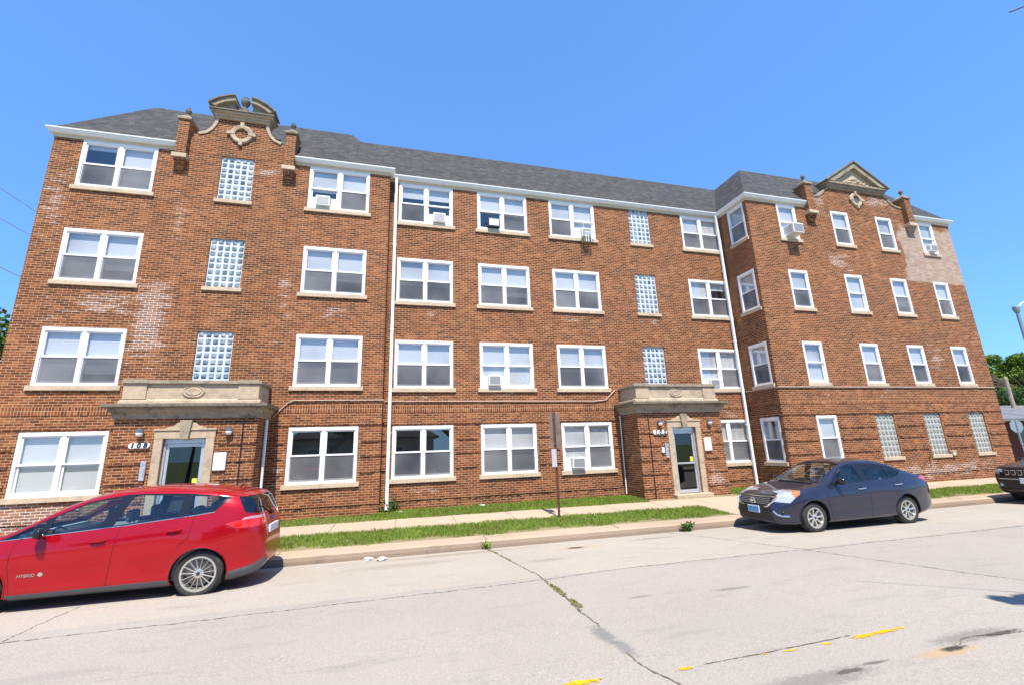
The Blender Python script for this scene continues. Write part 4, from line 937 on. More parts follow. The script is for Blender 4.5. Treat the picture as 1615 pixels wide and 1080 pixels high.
        k=MB(); k.quad((mx+.078,y0+sg*.07,mz-.01),(mx+.078,y0+sg*.20,mz-.01),(mx+.078,y0+sg*.20,mz+.10),(mx+.078,y0+sg*.07,mz+.10)); obj('mirror_glass',k,CHROME,mo,local=True)
    # wheels and wells
    W=sp['track']
    for wx in sp['wheels']:
        for sg in (-1,1):
            wheel(t,wx,sg,sg*W,sp['r'],.205,sp['rim'],sp['spokes'],sp['wstyle'])
            k=MB(); aa=np.linspace(-.12,math.pi+.12,25); ra=sp['arch']+.006; vs=[]; fs=[]
            for a_ in aa: vs+=[(wx+rr_*math.cos(a_),sg*(W-.012-hh_),sp['r']+rr_*math.sin(a_)) for rr_,hh_ in ((ra,0),(ra+.004,.30),(.03,.30))]
            for i_ in range(len(aa)-1): fs+=[(3*i_,3*i_+3,3*i_+4,3*i_+1),(3*i_+1,3*i_+4,3*i_+5,3*i_+2)]
            k.add(vs,fs); obj('wheel_arch',k,RIMD,t,local=True)
            k=MB(); c.drape(k,[(wx+(sp['arch']+.012)*math.cos(a),sp['r']+(sp['arch']+.012)*math.sin(a)) for a in np.linspace(-.25,math.pi+.25,26)],.011,sg); obj('arch_lip',k,sp.get('lipmat',PA),t,smooth=True,local=True)
    # cabin
    k=MB(); W2=W*.86; x0,x1=sp['cabin']; k.box(x0,x1,-W2,W2,.24,.30); k.box(x0-.05,x0+.02,-W2,W2,.3,sp['dash']); k.box(x1,x1+.03,-W2,W2,.3,sp['dash']+.05)
    for sg in (-1,1): k.box(x0,x1,sg*W2-.02,sg*W2+.02,.3,sp['dash']-.05)
    obj('cabin',k,LINER,t,local=True)
    k=MB(); k.box(x0-.02,x0+.30,-W2,W2,sp['dash']-.28,sp['dash']-.02); obj('dashboard',k,BLACK,t,bevel=.03,local=True)
    for (sx,sy) in sp['seats']:
        k=MB()
        T0=lambda x,y,z:(sx+x,sy+y,z)
        k2=MB(T0); k2.box(-.28,.24,-.24,.24,.36,.52); 
        k2.add([(.16,-.23,.50),(.16,.23,.50),(.30,.23,.50),(.30,-.23,.50),(.36,-.19,1.02),(.36,.19,1.02),(.45,.19,1.02),(.45,-.19,1.02)],[(0,1,2,3),(4,5,6,7),(0,1,5,4),(1,2,6,5),(2,3,7,6),(3,0,4,7)])
        se=obj('seat',k2,SEATM,t,bevel=.04,local=True)
        k2=MB(T0); k2.box(.37,.47,-.125,.125,1.07,1.25); obj('headrest',k2,SEATM,se,bevel=.04,local=True); k2=MB(T0); k2.tube([(.42,-.06,1.0),(.42,-.06,1.1)],.008,5); k2.tube([(.42,.06,1.0),(.42,.06,1.1)],.008,5); obj('headrest_post',k2,CHROME,se,local=True)
    sx,sy=sp['seats'][0]; k=MB(); cc=Vector((sx-.42,sy,.90)); ax=Vector((.86,0,.5)); e1=Vector((0,1,0)); e2=ax.cross(e1)
    k.tube([cc+(e1*math.cos(a)+e2*math.sin(a))*.18 for a in np.linspace(0,2*math.pi,21)],.014,6); k.tube([cc,cc-ax*.3],.03,6); k.tube([cc+e1*.17,cc-e1*.17],.015,6); obj('steering_wheel',k,BLACK,t,smooth=True,local=True)
    k=MB(); k.box(sp['wheels'][0]-.4,sp['wheels'][1]+.4,-W2*.8,W2*.8,.16,.235); obj('underbody',k,RIMD,t,local=True)
    return t,c,body
SIDE=[(0,.93),(.06,.958),(.16,.980),(.24,.978),(.34,.981),(.50,.996),(.68,1.0),(.78,.994),(.84,.978),(.93,.95),(1,.925)]
RED=paint('metallic_red_paint',(.45,.002,.010),.45,.24,.7); BLUEGREY=paint('slate_blue_metallic_paint',(.034,.036,.062),.55,.28); DARKP=paint('near_black_paint',(.016,.011,.014),.4,.3)
red=dict(L=4.41,top=[(0,.58),(.05,.70),(.18,.80),(.45,.90),(.8,.985),(1.02,1.05),(1.3,1.21),(1.65,1.40),(1.95,1.51),(2.3,1.575),(2.7,1.59),(3.1,1.57),(3.5,1.525),(3.85,1.465),(4.05,1.42),(4.13,1.385),(4.22,1.22),(4.29,1.07),(4.335,.95),(4.365,.80),(4.40,.66),(4.41,.60)],
 bot=[(0,.30),(.1,.22),(.5,.17),(3.8,.17),(4.1,.20),(4.3,.25),(4.41,.36)],belt=[(0,.5),(.3,.72),(.8,.90),(1.08,.955),(1.6,1.0),(2.5,1.06),(3.36,1.14),(3.7,1.17),(4.1,1.12),(4.3,.98),(4.41,.55)],
 plan=[(0,.50),(.05,.58),(.15,.67),(.35,.75),(.7,.81),(1.2,.84),(2.2,.85),(3.2,.85),(3.7,.83),(3.95,.79),(4.15,.72),(4.30,.61),(4.38,.50),(4.41,.42)],side=SIDE,tumble=[(0,.3),(1.0,.35),(2.0,.34),(3.4,.36),(3.75,.42),(4.0,.55),(4.2,.75),(4.41,.6)],
 wheels=(.85,3.51),r=.325,arch=.365,rim=.238,spokes=15,wstyle='multi',track=.815,
 dlo=[(1.00,.955),(1.58,1.005),(2.47,1.065),(3.36,1.15),(3.62,1.18),(3.82,1.375),(3.72,1.405),(3.2,1.462),(2.6,1.49),(2.41,1.485),(2.15,1.45),(1.94,1.415),(1.51,1.215),(1.2,1.05)],
 glass=[('side_window',[(1.10,.968),(1.45,.998),(1.50,1.19),(1.30,1.09)]),('side_window',[(1.56,1.012),(2.14,1.052),(2.37,1.455),(2.18,1.43),(1.97,1.40),(1.60,1.235)]),('side_window',[(2.34,1.07),(3.15,1.15),(3.17,1.435),(2.60,1.468),(2.50,1.465)]),('rear_side_window',[(3.30,1.17),(3.59,1.195),(3.75,1.365),(3.70,1.385),(3.28,1.425)])],
 topcuts=[('windshield',[(1.06,-.60),(1.06,.60),(1.95,.52),(1.95,-.52)],(1.0,2.1,.9))],
 sidecuts=[('headlight',[(.10,.66),(.42,.74),(.62,.86),(.56,.90),(.25,.82)]),('rear_window',[(3.90,1.375),(4.05,1.135),(4.40,1.085),(4.33,1.2),(4.12,1.375)]),('tail_light',[(3.80,1.0),(3.95,.925),(4.20,.915),(4.40,.93),(4.40,1.03),(4.15,1.04),(3.95,1.03)]),('tail_light_clear',[(4.0,1.035),(4.15,1.042),(4.40,1.032),(4.40,1.072),(4.15,1.078),(4.04,1.065)]),
  ('sill_trim',[(1.23,.12),(3.14,.12),(3.14,.285),(1.23,.265)]),('bumper_trim',[(3.85,.10),(4.45,.10),(4.45,.46),(4.25,.37),(3.85,.31)])],
 frontcuts=[('rear_window',[(-.60,1.105),(.60,1.105),(.52,1.372),(-.52,1.372)],(3.92,4.5)),('grille',[(-.45,.60),(.45,.60),(.4,.68),(-.4,.68)],(-.1,.3)),('lower_grille',[(-.5,.33),(.5,.33),(.45,.52),(-.45,.52)],(-.1,.3))],
 doors=[('front',[(1.28,.275),(2.37,.285),(2.43,1.04),(2.40,1.056),(1.3,.975),(1.22,.9)]),('rear',[(2.385,.29),(2.95,.30),(3.12,.62),(3.33,.83),(3.36,1.12),(2.45,1.056)])],
 gaps=[[(1.28,.275),(1.22,.62),(1.22,.90),(1.30,.975)],[(2.378,.285),(2.43,1.06)],[(3.36,1.12),(3.345,.86),(3.2,.72)]],
 bright=[(1.02,.958),(1.58,1.0),(2.47,1.062),(3.36,1.145),(3.63,1.178)],handles=[(2.12,.88),(3.05,.955)],mirror=(1.50,1.0),cabin=(1.25,3.75),dash=1.02,seats=[(1.95,-.36),(1.95,.36),(2.85,-.36),(2.85,.36)],rearglass=DARKGLASS,mirrormat=GLOSSBLACK)
tx=lambda x:x if x<4.0 else 4.0+(x-4.0)*.80
for key in ('top','bot','belt','plan','tumble'): red[key]=[(tx(a),b) for a,b in red[key]]
for key in ('sidecuts',): red[key]=[(n_,[(tx(a),b) for a,b in P_]) for n_,P_ in red[key]]
red['L']=tx(red['L'])
RL=(-6.23,8.965,.04)
rc,rcar,rbody=build_car(red,'parked_car','glossy red hatchback with silver multi spoke wheels parked at the kerb','car',RL,rad(-.6),RED)
# hatch details: wiper, badge, plate, roof aerial, spoiler, shoulder crease
k=MB(); k.box(4.285,4.312,-.26,.26,.76,.88); obj('number_plate',k,PLATE_W,rc,local=True,bevel=.004)
k=MB(); k.tube([(4.25,.0,1.06),(4.24,-.1,1.13),(4.195,-.36,1.24)],[.016,.012,.006],6); k.box(4.22,4.275,-.05,.05,1.03,1.08); obj('rear_wiper',k,BLACK,rc,local=True)
k=MB(); k.tube([(3.72,-.0,1.49),(3.84,-.0,1.60)],[.012,.004],6); obj('roof_aerial',k,BLACK,rc,local=True)
def side_text(txt,size,x,z,mat,rot,c_):
    p,n=c_.on_side(x,z); o=text_mesh('badge_lettering',txt,size,mat,rc,(0,0,0),shear=.2,ext=.004); o.location=(x,p.y-.004,z); o.rotation_euler=(math.pi/2+math.atan2(n.z,-n.y)*-1,0,rot); return o
side_text('HYBRID',.058,1.44,.50,CHROME,0,rcar)
p,n=rcar.on_side(1.60,.505); k=MB(); k.lathe([(.0,.004),(.026,.004),(.03,.0)],lambda r,h,cc,sn:(1.60+r*cc,p.y-h,.505+r*sn),12); obj('leaf_badge',k,CHROME,rc,local=True)
for i,(y,w_) in enumerate(((-.42,.10),)): k=MB(); k.box(4.275,4.30,y,y+w_,.69,.715); obj('tailgate_badge',k,CHROME,rc,local=True)
k=MB(); k.lathe([(.0,.012),(.05,.010),(.055,.0)],lambda r,h,cc,sn:(4.268+h,r*1.5*cc,.965+r*.75*sn),16); obj('emblem',k,simple('blue_emblem',(.03,.06,.2),.3),rc,local=True)
k=MB(); k.tube([(2.95,-.62,.22),(3.13,-.62,.20)],[.05,.045],8); obj('sill_end_cap',k,BLACK,rc,local=True)

sed=dict(L=4.45,top=[(0,.56),(.04,.70),(.12,.775),(.3,.835),(.7,.92),(1.10,.985),(1.22,1.02),(1.5,1.19),(1.85,1.375),(2.1,1.455),(2.4,1.485),(2.75,1.48),(3.1,1.43),(3.45,1.315),(3.8,1.16),(3.95,1.095),(4.05,1.07),(4.25,1.055),(4.38,1.035),(4.42,.98),(4.44,.80),(4.45,.62)],
 bot=[(0,.24),(.15,.18),(.6,.165),(3.8,.18),(4.2,.25),(4.45,.36)],belt=[(0,.5),(.2,.70),(.7,.86),(1.2,.925),(2.35,.985),(3.2,1.03),(3.6,1.045),(4.1,1.02),(4.4,.95),(4.45,.55)],
 plan=[(0,.50),(.04,.56),(.12,.635),(.3,.72),(.6,.785),(1.1,.815),(2.2,.825),(3.2,.822),(3.8,.80),(4.1,.765),(4.3,.70),(4.4,.62),(4.45,.52)],side=SIDE,tumble=[(0,.4),(1.2,.45),(2.2,.42),(3.3,.45),(3.9,.6),(4.45,.4)],
 wheels=(.83,3.43),r=.315,arch=.358,rim=.208,spokes=8,wstyle='wide',track=.79,
 dlo=[(1.38,.955),(2.36,.985),(3.2,1.025),(3.37,1.06),(3.56,1.165),(3.50,1.19),(3.2,1.285),(3.0,1.335),(2.5,1.375),(2.2,1.37),(1.98,1.335),(1.72,1.22)],
 glass=[('side_window',[(1.52,.972),(2.30,.998),(2.25,1.345),(2.02,1.325),(1.78,1.225)]),('side_window',[(2.46,1.003),(3.10,1.035),(3.06,1.30),(2.9,1.325),(2.45,1.352)]),('rear_side_window',[(3.14,1.04),(3.34,1.07),(3.50,1.165),(3.2,1.262),(3.10,1.288)])],
 topcuts=[('windshield',[(1.20,-.60),(1.20,.60),(2.0,.53),(2.0,-.53)],(1.15,2.1,.9)),('rear_window',[(3.18,-.52),(3.18,.52),(3.84,.58),(3.84,-.58)],(3.1,3.9,1.0))],
 sidecuts=[('indicator',[(.44,.735),(.56,.80),(.62,.875),(.52,.885),(.40,.82)]),('headlight',[(.06,.66),(.30,.635),(.44,.735),(.40,.82),(.52,.885),(.40,.868),(.18,.78)]),('tail_light',[(3.98,.985),(4.12,.96),(4.30,.84),(4.41,.80),(4.44,.95),(4.40,1.0),(4.15,1.035)])],
 frontcuts=[('grille',[(-.38,.565),(.38,.565),(.50,.73),(-.50,.73)],(-.1,.3)),('lower_grille',[(-.55,.25),(.55,.25),(.46,.40),(-.46,.40)],(-.1,.25))],
 doors=[('front',[(1.30,.235),(2.36,.24),(2.40,.97),(2.37,.98),(1.36,.948),(1.22,.88)]),('rear',[(2.375,.24),(2.95,.25),(3.12,.62),(3.30,.84),(3.34,1.0),(3.2,1.018),(2.39,.98)])],
 gaps=[[(1.30,.235),(1.22,.62),(1.22,.88),(1.36,.95)],[(2.365,.24),(2.40,.98)],[(3.30,1.01),(3.27,.84),(3.1,.66)],[(.52,.89),(.62,.80),(.56,.68)]],
 bright=None,handles=[(2.10,.845),(3.16,.885)],mirror=(1.52,.985),cabin=(1.4,3.45),dash=.97,seats=[(1.95,-.34),(1.95,.34),(2.75,-.34),(2.75,.34)],handlemat=CHROME,cupdark=True,mirrormat=GLOSSBLACK,sillmat=BLACK,rearglass=DARKGLASS)
SL=(7.98,8.90,.045)
sc_,scar,sbody=build_car(sed,'parked_car','slate blue four door sedan with chrome grille parked by the centre porch walk','car',SL,rad(-1.3),BLUEGREY)
# front details
def front_pt(c_,y,z): h=c_.bvh.ray_cast(Vector((-2,y,z)),Vector((1,0,0))); return h[0],h[1]
k=MB(); scar.drape(k,[(-.53,.755),(-.50,.66),(-.40,.555),(-.30,.545)],.016,-1,'x',out=.008); scar.drape(k,[(.53,.755),(.50,.66),(.40,.555),(.30,.545)],.016,-1,'x',out=.008); scar.drape(k,[(-.53,.752),(-.25,.745),(0,.743),(.25,.745),(.53,.752)],.010,-1,'x',out=.006); obj('grille_surround',k,CHROME,sc_,local=True,smooth=True)
k=MB()
for z in (.60,.635,.67,.705): scar.drape(k,[(-.42,z),(.42,z)],.006,-1,'x',out=.004)
obj('grille_bars',k,GREYMETAL,sc_,local=True)
p,n=front_pt(scar,0,.65); k=MB(); k.tube([(p.x-.03,.062*math.cos(a),.65+.058*math.sin(a)) for a in np.linspace(0,2*math.pi,25)],.011,6); k.box(p.x-.042,p.x-.02,-.075,.075,.636,.664); obj('emblem',k,CHROME,sc_,local=True,smooth=True)
p,n=front_pt(scar,0,.47); k=MB(); k.box(p.x-.03,p.x-.012,-.17,.17,.40,.545); pl=obj('number_plate',k,PLATE_W,sc_,local=True,bevel=.006); k=MB(); k.box(p.x-.034,p.x-.029,-.15,.15,.415,.53); obj('plate_print',k,PLATE_B,pl,local=True)
for sg in (-1,1):
    k=MB(); scar.drape(k,[(sg*.60,.455),(sg*.645,.40),(sg*.69,.372),(sg*.74,.372),(sg*.77,.38)] if False else [(sg*.52,.47),(sg*.57,.41),(sg*.63,.375),(sg*.69,.37)],.017,-1,'x',out=.006); obj('fog_lamp_trim',k,CHROME,sc_,local=True,smooth=True)
    p,n=front_pt(scar,sg*.64,.435)
    if p: k=MB(); k.lathe([(.0,.0),(.034,.004),(.042,.02)],lambda r,h,cc,sn:(p.x-.016+h,sg*.64+r*cc,.435+r*sn),14); obj('fog_lamp',k,GLOSSBLACK,sc_,local=True,smooth=True)
k=MB(); scar.drape(k,[(1.12,-.55),(1.14,-.1),(1.16,.4)],.012,-1,'z',out=.01); obj('wipers',k,BLACK,sc_,local=True)
k=MB(); scar.drape(k,[(.10,.42),(.45,.46),(1.1,.52)],.0035,-1,'z'); scar.drape(k,[(.10,-.42),(.45,-.46),(1.1,-.52)],.0035,-1,'z'); obj('hood_gaps',k,GAP,sbody,local=True)
suv=dict(L=4.6,top=[(0,.72),(.03,.95),(.10,1.00),(.4,1.06),(1.0,1.10),(1.25,1.14),(1.6,1.40),(1.95,1.62),(2.4,1.68),(3.4,1.66),(4.1,1.60),(4.3,1.5),(4.5,1.15),(4.57,.9),(4.6,.7)],
 bot=[(0,.34),(.2,.26),(.6,.22),(4.1,.24),(4.6,.4)],belt=[(0,.65),(.1,.92),(1.2,1.03),(3.5,1.10),(4.3,1.08),(4.6,.65)],plan=[(0,.66),(.04,.72),(.15,.79),(.4,.84),(1,.87),(3.8,.87),(4.3,.82),(4.55,.72),(4.6,.6)],side=SIDE,tumble=[(0,.4),(1.4,.35),(4.6,.35)],
 wheels=(.9,3.6),r=.35,arch=.40,rim=.225,spokes=5,wstyle='wide',track=.83,dlo=[(1.5,1.06),(4.0,1.12),(3.9,1.5),(2.0,1.53)],glass=[('side_window',[(1.75,1.09),(2.6,1.11),(2.55,1.49),(2.1,1.49)]),('side_window',[(2.7,1.11),(3.85,1.14),(3.8,1.46),(2.7,1.49)])],
 topcuts=[('windshield',[(1.24,-.62),(1.24,.62),(1.95,.55),(1.95,-.55)],(1.2,2.0,1.0))],sidecuts=[('headlight',[(.02,.80),(.32,.84),(.32,.92),(.04,.93)])],
 frontcuts=[('grille',[(-.55,.76),(.55,.76),(.58,.92),(-.58,.92)],(-.1,.25)),('lower_grille',[(-.6,.42),(.6,.42),(.55,.60),(-.55,.60)],(-.1,.25))],doors=[('front',[(1.4,.3),(2.6,.3),(2.62,1.08),(1.45,1.05)]),('rear',[(2.64,.3),(3.3,.3),(3.6,1.1),(2.66,1.09)])],
 gaps=[[(1.4,.3),(1.42,1.05)],[(2.62,.3),(2.63,1.08)]],handles=[(2.35,.93),(3.4,.96)],mirror=(1.65,1.08),cabin=(1.5,4.0),dash=1.06,seats=[(2.1,-.36),(2.1,.36)],sillmat=BLACK,mirrormat=GLOSSBLACK,lipmat=BLACK)
UL=(17.05,8.76,.04)
uc,ucar,ubody=build_car(suv,'parked_car','dark sport utility vehicle at the right edge with seven slot grille','car',UL,rad(-1),DARKP)
k=MB()
for i in range(7):
    y=-.42+i*.14; p,n=front_pt(ucar,y,.84); k.box(p.x-.02,p.x-.002,y-.052,y+.052,.775,.91)
obj('grille_slot_frames',k,CHROME,uc,local=True,bevel=.01)
k=MB()
for i in range(7):
    y=-.42+i*.14; p,n=front_pt(ucar,y,.84); k.box(p.x-.026,p.x-.018,y-.040,y+.040,.788,.897)
obj('grille_slots',k,GLOSSBLACK,uc,local=True)
p,n=front_pt(ucar,0,.64); k=MB(); k.box(p.x-.03,p.x-.012,-.17,.17,.55,.70); obj('number_plate',k,PLATE_W,uc,local=True,bevel=.006)
k=MB(); ucar.drape(k,[(-.62,.66),(0,.66),(.62,.66)],.014,-1,'x',out=.006); obj('bumper_bar',k,GREYMETAL,uc,local=True,smooth=True)
for sg in (-1,1):
    p,n=front_pt(ucar,sg*.60,.50); k=MB(); k.lathe([(.0,.0),(.04,.005),(.05,.02)],lambda r,h,cc,sn:(p.x-.014+h,sg*.60+r*cc,.50+r*sn),14); obj('fog_lamp',k,CLEARL,uc,local=True,smooth=True)
    k=MB(); k.box(p.x+.0,p.x+.06,sg*.60-.07,sg*.60+.07,.85,.90); obj('lamp_strip',k,CLEARL,uc,local=True)
# ------------------------------------------------------------ grass
def leafmat(name,a,b,c,trans=.25):
    k=NT(name); p=k.pos(); n1=k.noise(p,1.2,3); n2=k.noise(p,9,2)
    col=k.ramp(k.math('ADD',k.math('MULTIPLY',n1,.6),k.math('MULTIPLY',n2,.4)),[(.32,a),(.5,b),(.68,c)])
    k.set(col,.75,spec=.25); tr=k.n('ShaderNodeBsdfTranslucent'); k.l(col,tr.inputs[0]); mx=k.n('ShaderNodeMixShader'); mx.inputs[0].default_value=trans
    k.l(k.b.outputs[0],mx.inputs[1]); k.l(tr.outputs[0],mx.inputs[2]); k.l(mx.outputs[0],k.out.inputs[0]); return k.mat
GRASS=leafmat('grass_blades',(.24,.24,.055),(.17,.26,.035),(.26,.36,.055),.35)
def blades(name,n,fx,fs,zf,hmin,hmax,seed,thin=None):
    g=np.random.default_rng(seed); x=g.uniform(*fx,n); s=g.uniform(*fs,n)
    if thin is not None:
        keep=thin(x,s,g); x,s=x[keep],s[keep]; n=len(x)
    clump=.55+.45*np.sin(x*5.1+np.sin(s*7))*np.sin(s*6.3+x*1.7)
    h=g.uniform(hmin,hmax,n)*(.75+.5*clump); a=g.uniform(0,2*np.pi,n); w=g.uniform(.004,.008,n); y=s-KX*x; z=zf(s)
    lx,ly=g.normal(0,.45,n)*h,g.normal(0,.45,n)*h
    c,sn=np.cos(a)*w,np.sin(a)*w; V=np.empty((n,5,3))
    V[:,0]=np.stack([x-c,y-sn,z-.01],1); V[:,1]=np.stack([x+c,y+sn,z-.01],1)
    V[:,2]=np.stack([x+c*.8+lx*.35,y+sn*.8+ly*.35,z+h*.6],1); V[:,3]=np.stack([x-c*.8+lx*.35,y-sn*.8+ly*.35,z+h*.6],1); V[:,4]=np.stack([x+lx,y+ly,z+h],1)
    i=np.arange(n)*5; me=bpy.data.meshes.new(name)
    loops=np.concatenate([np.stack([i,i+1,i+2,i+3],1).ravel(),np.stack([i+3,i+2,i+4],1).ravel()])
    st=np.concatenate([np.arange(n)*4,n*4+np.arange(n)*3]); 
    me.vertices.add(n*5); me.vertices.foreach_set('co',V.ravel()); me.loops.add(len(loops)); me.loops.foreach_set('vertex_index',loops.astype(np.int32)); me.polygons.add(2*n); me.polygons.foreach_set('loop_start',st.astype(np.int32))
    me.update(calc_edges=True); me.validate(); me.materials.append(GRASS); o=bpy.data.objects.new(name,me); C.objects.link(o); o['kind']='stuff'; return o
zv=lambda s:.166+(s-10.38)*.035
def edge(x,s,g): # ragged edges, thinner towards the kerb
    e=.10*np.sin(x*2.3)+.07*np.sin(x*7.1+1)+.04*np.sin(x*17); return (s>10.34+e+.10+g.exponential(.10,len(x))*.9) & (s<11.80+.06*np.sin(x*3.1)+.03*np.sin(x*11))
blades('verge_grass',52000,(-9.5,8.55),(10.3,11.9),zv,.035,.085,1,edge); blades('verge_grass',26000,(11.2,26),(10.35,11.85),zv,.035,.08,2,edge)
zl=lambda s:.268+(s-13.12)*.03
blades('lawn_grass',26000,(-.5,7.85),(13.05,14.66),zl,.03,.075,3,lambda x,s,g:(s-KX*x<14.54)&(s>13.10+.05*np.sin(x*4)+.03*np.sin(x*13)))
blades('lawn_grass',9000,(-9.5,-.5),(13.05,14.1),zl,.03,.075,4,lambda x,s,g:(x<-6.7)|(x>-3.35)); blades('lawn_grass',6000,(11.25,13.35),(13.05,14.66),zl,.03,.07,5)
# ------------------------------------------------------------ trees
BARK=simple('bark',(.13,.10,.075),.95,var=.35,sc=8,bump=.5)
LEAF_A=leafmat('leaves_mid_green',(.035,.07,.012),(.06,.115,.018),(.11,.18,.03)); LEAF_B=leafmat('leaves_dark_green',(.018,.042,.012),(.035,.072,.018),(.06,.11,.025)); LEAF_C=leafmat('leaves_light_green',(.09,.15,.02),(.14,.22,.03),(.22,.31,.05))
def leaves(clumps,per,size,seed,flat=.8,keep=None):
    g=np.random.default_rng(seed); P=[]
    for (cx,cy,cz,r) in clumps:
        d=g.normal(0,1,(per,3)); d/=np.linalg.norm(d,axis=1)[:,None]; rr=r*g.uniform(.25,1,per)**.5; P.append(np.array([cx,cy,cz])+d*rr[:,None]*np.array([1,1,flat]))
    P=np.concatenate(P)
    if keep is not None: P=P[keep(P)]
    n=len(P); u=g.normal(0,1,(n,3)); u/=np.linalg.norm(u,axis=1)[:,None]; w=np.cross(u,g.normal(0,1,(n,3))); w/=np.linalg.norm(w,axis=1)[:,None]; s=size*g.uniform(.6,1.3,(n,1))
    V=np.stack([P-u*s*.5,P+w*s*.32,P+u*s*.5,P-w*s*.32],1); return V
def leafobj(V,mat,parent):
    n=len(V); me=bpy.data.meshes.new('crown'); off=np.array(ROOT.get(parent.name,(0,0,0))); me.vertices.add(n*4); me.vertices.foreach_set('co',(V-off).ravel()); me.loops.add(n*4); me.loops.foreach_set('vertex_index',np.arange(n*4,dtype=np.int32)); me.polygons.add(n); me.polygons.foreach_set('loop_start',np.arange(n,dtype=np.int32)*4); me.update(calc_edges=True); me.materials.append(mat)
    o=bpy.data.objects.new('crown',me); C.objects.link(o); o.parent=parent; return o
def tree(label,x,y,z0,th,cz,rx,rz_,nclump,per,leaf,mat,seed,group=None,keep=None,cat='tree',extra=()):
    g=random.Random(seed); t=thing('tree' ,label,cat,(x,y,z0),group=group); k=MB(); top=Vector((x,y,z0+th)); lean=Vector((g.uniform(-.3,.3),g.uniform(-.3,.3),0))
    k.tube([(x,y,z0-.1),Vector((x,y,z0+th*.5))+lean*.5,top+lean],[.035*cz*.8,.028*cz*.8,.022*cz*.8],9); cl=[]
    for i in range(nclump):
        a=g.uniform(0,6.28); e=g.uniform(-.5,1); r=g.uniform(.45,1); c=Vector((x+rx*r*math.cos(a),y+rx*r*math.sin(a),z0+cz+rz_*e*(1.1-.5*r))); cl.append((*c,g.uniform(.28,.5)*min(rx,rz_*1.6)))
        m_=top.lerp(c,.5)+Vector((0,0,-.1*rz_)); k.tube([top+lean*.8,m_,c],[.012*cz,.007*cz,.003*cz],5)
    for (b,pts,rr) in extra: k.tube([top+lean]+[Vector(p) for p in pts],[.06,.03]+[.006]*(len(pts)-1),6); cl+=rr
    obj('trunk',k,BARK,t,smooth=True); leafobj(leaves(cl,per,leaf,seed,keep=keep),mat,t); return t
tree('tall spreading tree with flat light green canopy at the right edge',70.5,34,.2,6.0,9.3,8.0,1.15,60,330,.34,LEAF_C,11)
tree('dark bushy tree behind the grey roofed house, left of bare pole',59.0,31,.2,2.0,3.5,3.2,2.4,50,240,.30,LEAF_B,12)
tree('round mid green tree behind the grey roofed house right of bare pole',66.5,32,.2,2.4,4.0,3.4,2.4,50,240,.30,LEAF_C,13)
tree('full light green tree behind the flat canopy at the far right edge',75,37,.2,4.0,7.2,4.5,2.6,60,300,.34,LEAF_C,18)
tree('dark tree further back between the flat canopy and the house roof',76,40,.2,2.4,5.0,6,2.6,50,240,.36,LEAF_A,17)
tree('leafy tree peeking out behind the left corner of the brick building',-18.4,22,.2,3.2,6.7,3.3,2.3,20,380,.26,LEAF_A,14)
far_keep=lambda P:(P[:,0]>P[:,1]*3.1+.2)|(P[:,1]<-.5)
tree('street tree across the road whose leaves shade the pavement at right',10.6,-3.1,.22,4.2,6.9,2.6,1.6,16,300,.13,LEAF_A,15,keep=far_keep,extra=[(0,[(8.6,-1.0,6.0),(7.3,.3,6.15),(6.45,.85,6.1)],[(8.3,-.5,6.2,.6),(7.6,.2,6.25,.5),(7.2,.55,6.15,.28),(6.75,.75,6.1,.22),(6.45,.9,6.1,.14)]),(0,[(8.0,-.2,6.4),(6.6,1.3,6.1),(5.74,2.08,6.0)],[(7.9,-.3,6.4,.4)])])
for i,(x,y,s_) in enumerate(((-14,-11,1),(-4.5,-10.5,.8),(5,-12,1.1),(19,-11,.9))): tree(['wide street tree across the road opposite the red hatchback','small street tree across the road opposite the left porch','tall street tree across the road opposite the centre porch','round street tree across the road opposite the blue sedan'][i],x,y,.25,2.6*s_,5.2*s_,2.9*s_,2.2*s_,16,260,.34,LEAF_A if i%2 else LEAF_B,20+i,group=None)
# ------------------------------------------------------------ houses
def house(name,label,x0,x1,y0,y1,ze,zr,over,wallm,roofm,front=-1,wins=(),door=None):
    t=thing(name,label,'house',((x0+x1)/2,(y0+y1)/2,.2)); k=MB(); k.box(x0,x1,y0,y1,.0,ze); obj('wall',k,wallm,t)
    k=MB(); a,b,c,d=x0-over,x1+over,y0-over,y1+over; ym=(y0+y1)/2; hp=(y1-y0)*.45
    k.add([(a,c,ze),(b,c,ze),(b,d,ze),(a,d,ze),(a+hp,ym,zr),(b-hp,ym,zr),(a,c,ze+.16),(b,c,ze+.16),(b,d,ze+.16),(a,d,ze+.16)],[(0,3,2,1),(0,1,7,6),(1,2,8,7),(2,3,9,8),(3,0,6,9),(6,7,5,4),(7,8,5),(8,9,4,5),(9,6,4)]); obj('roof',k,roofm,t)
    yf=y0 if front<0 else y1; f=lambda u,n,z:(u,yf+front*n,z)
    for (a,b,c,d,mm) in wins:
        k=MB(f); k.box(a,b,-.05,.04,c,d); o=obj('window' if mm is not WHITE else 'garage_door',k,mm,t)
        k=MB(f); k.box(a-.07,b+.07,-.05,.025,c-.07,d+.07); obj('frame',k,WHITE,o)
    return t
WGL=simple('dark_window',(.03,.035,.045),.1,spec=.9)
ROOFG=simple('pale_grey_shingles',(.14,.14,.145),.9,var=.25,sc=3); REDB=simple('dark_red_brick',(.20,.045,.035),.9,var=.2); TANB=simple('tan_siding',(.40,.34,.25),.8); DKW=simple('shaded_brown_wall',(.06,.05,.05),.9)
house('low_house','low red brick house with grey hip roof beyond the building corner',36.5,56,22.0,31,2.72,4.25,1.7,REDB,ROOFG,-1,[(39.6,41.7,.75,2.25,WHITE),(43.2,45.0,1.2,2.3,WGL),(37.0,39.2,1.0,2.4,WGL)])
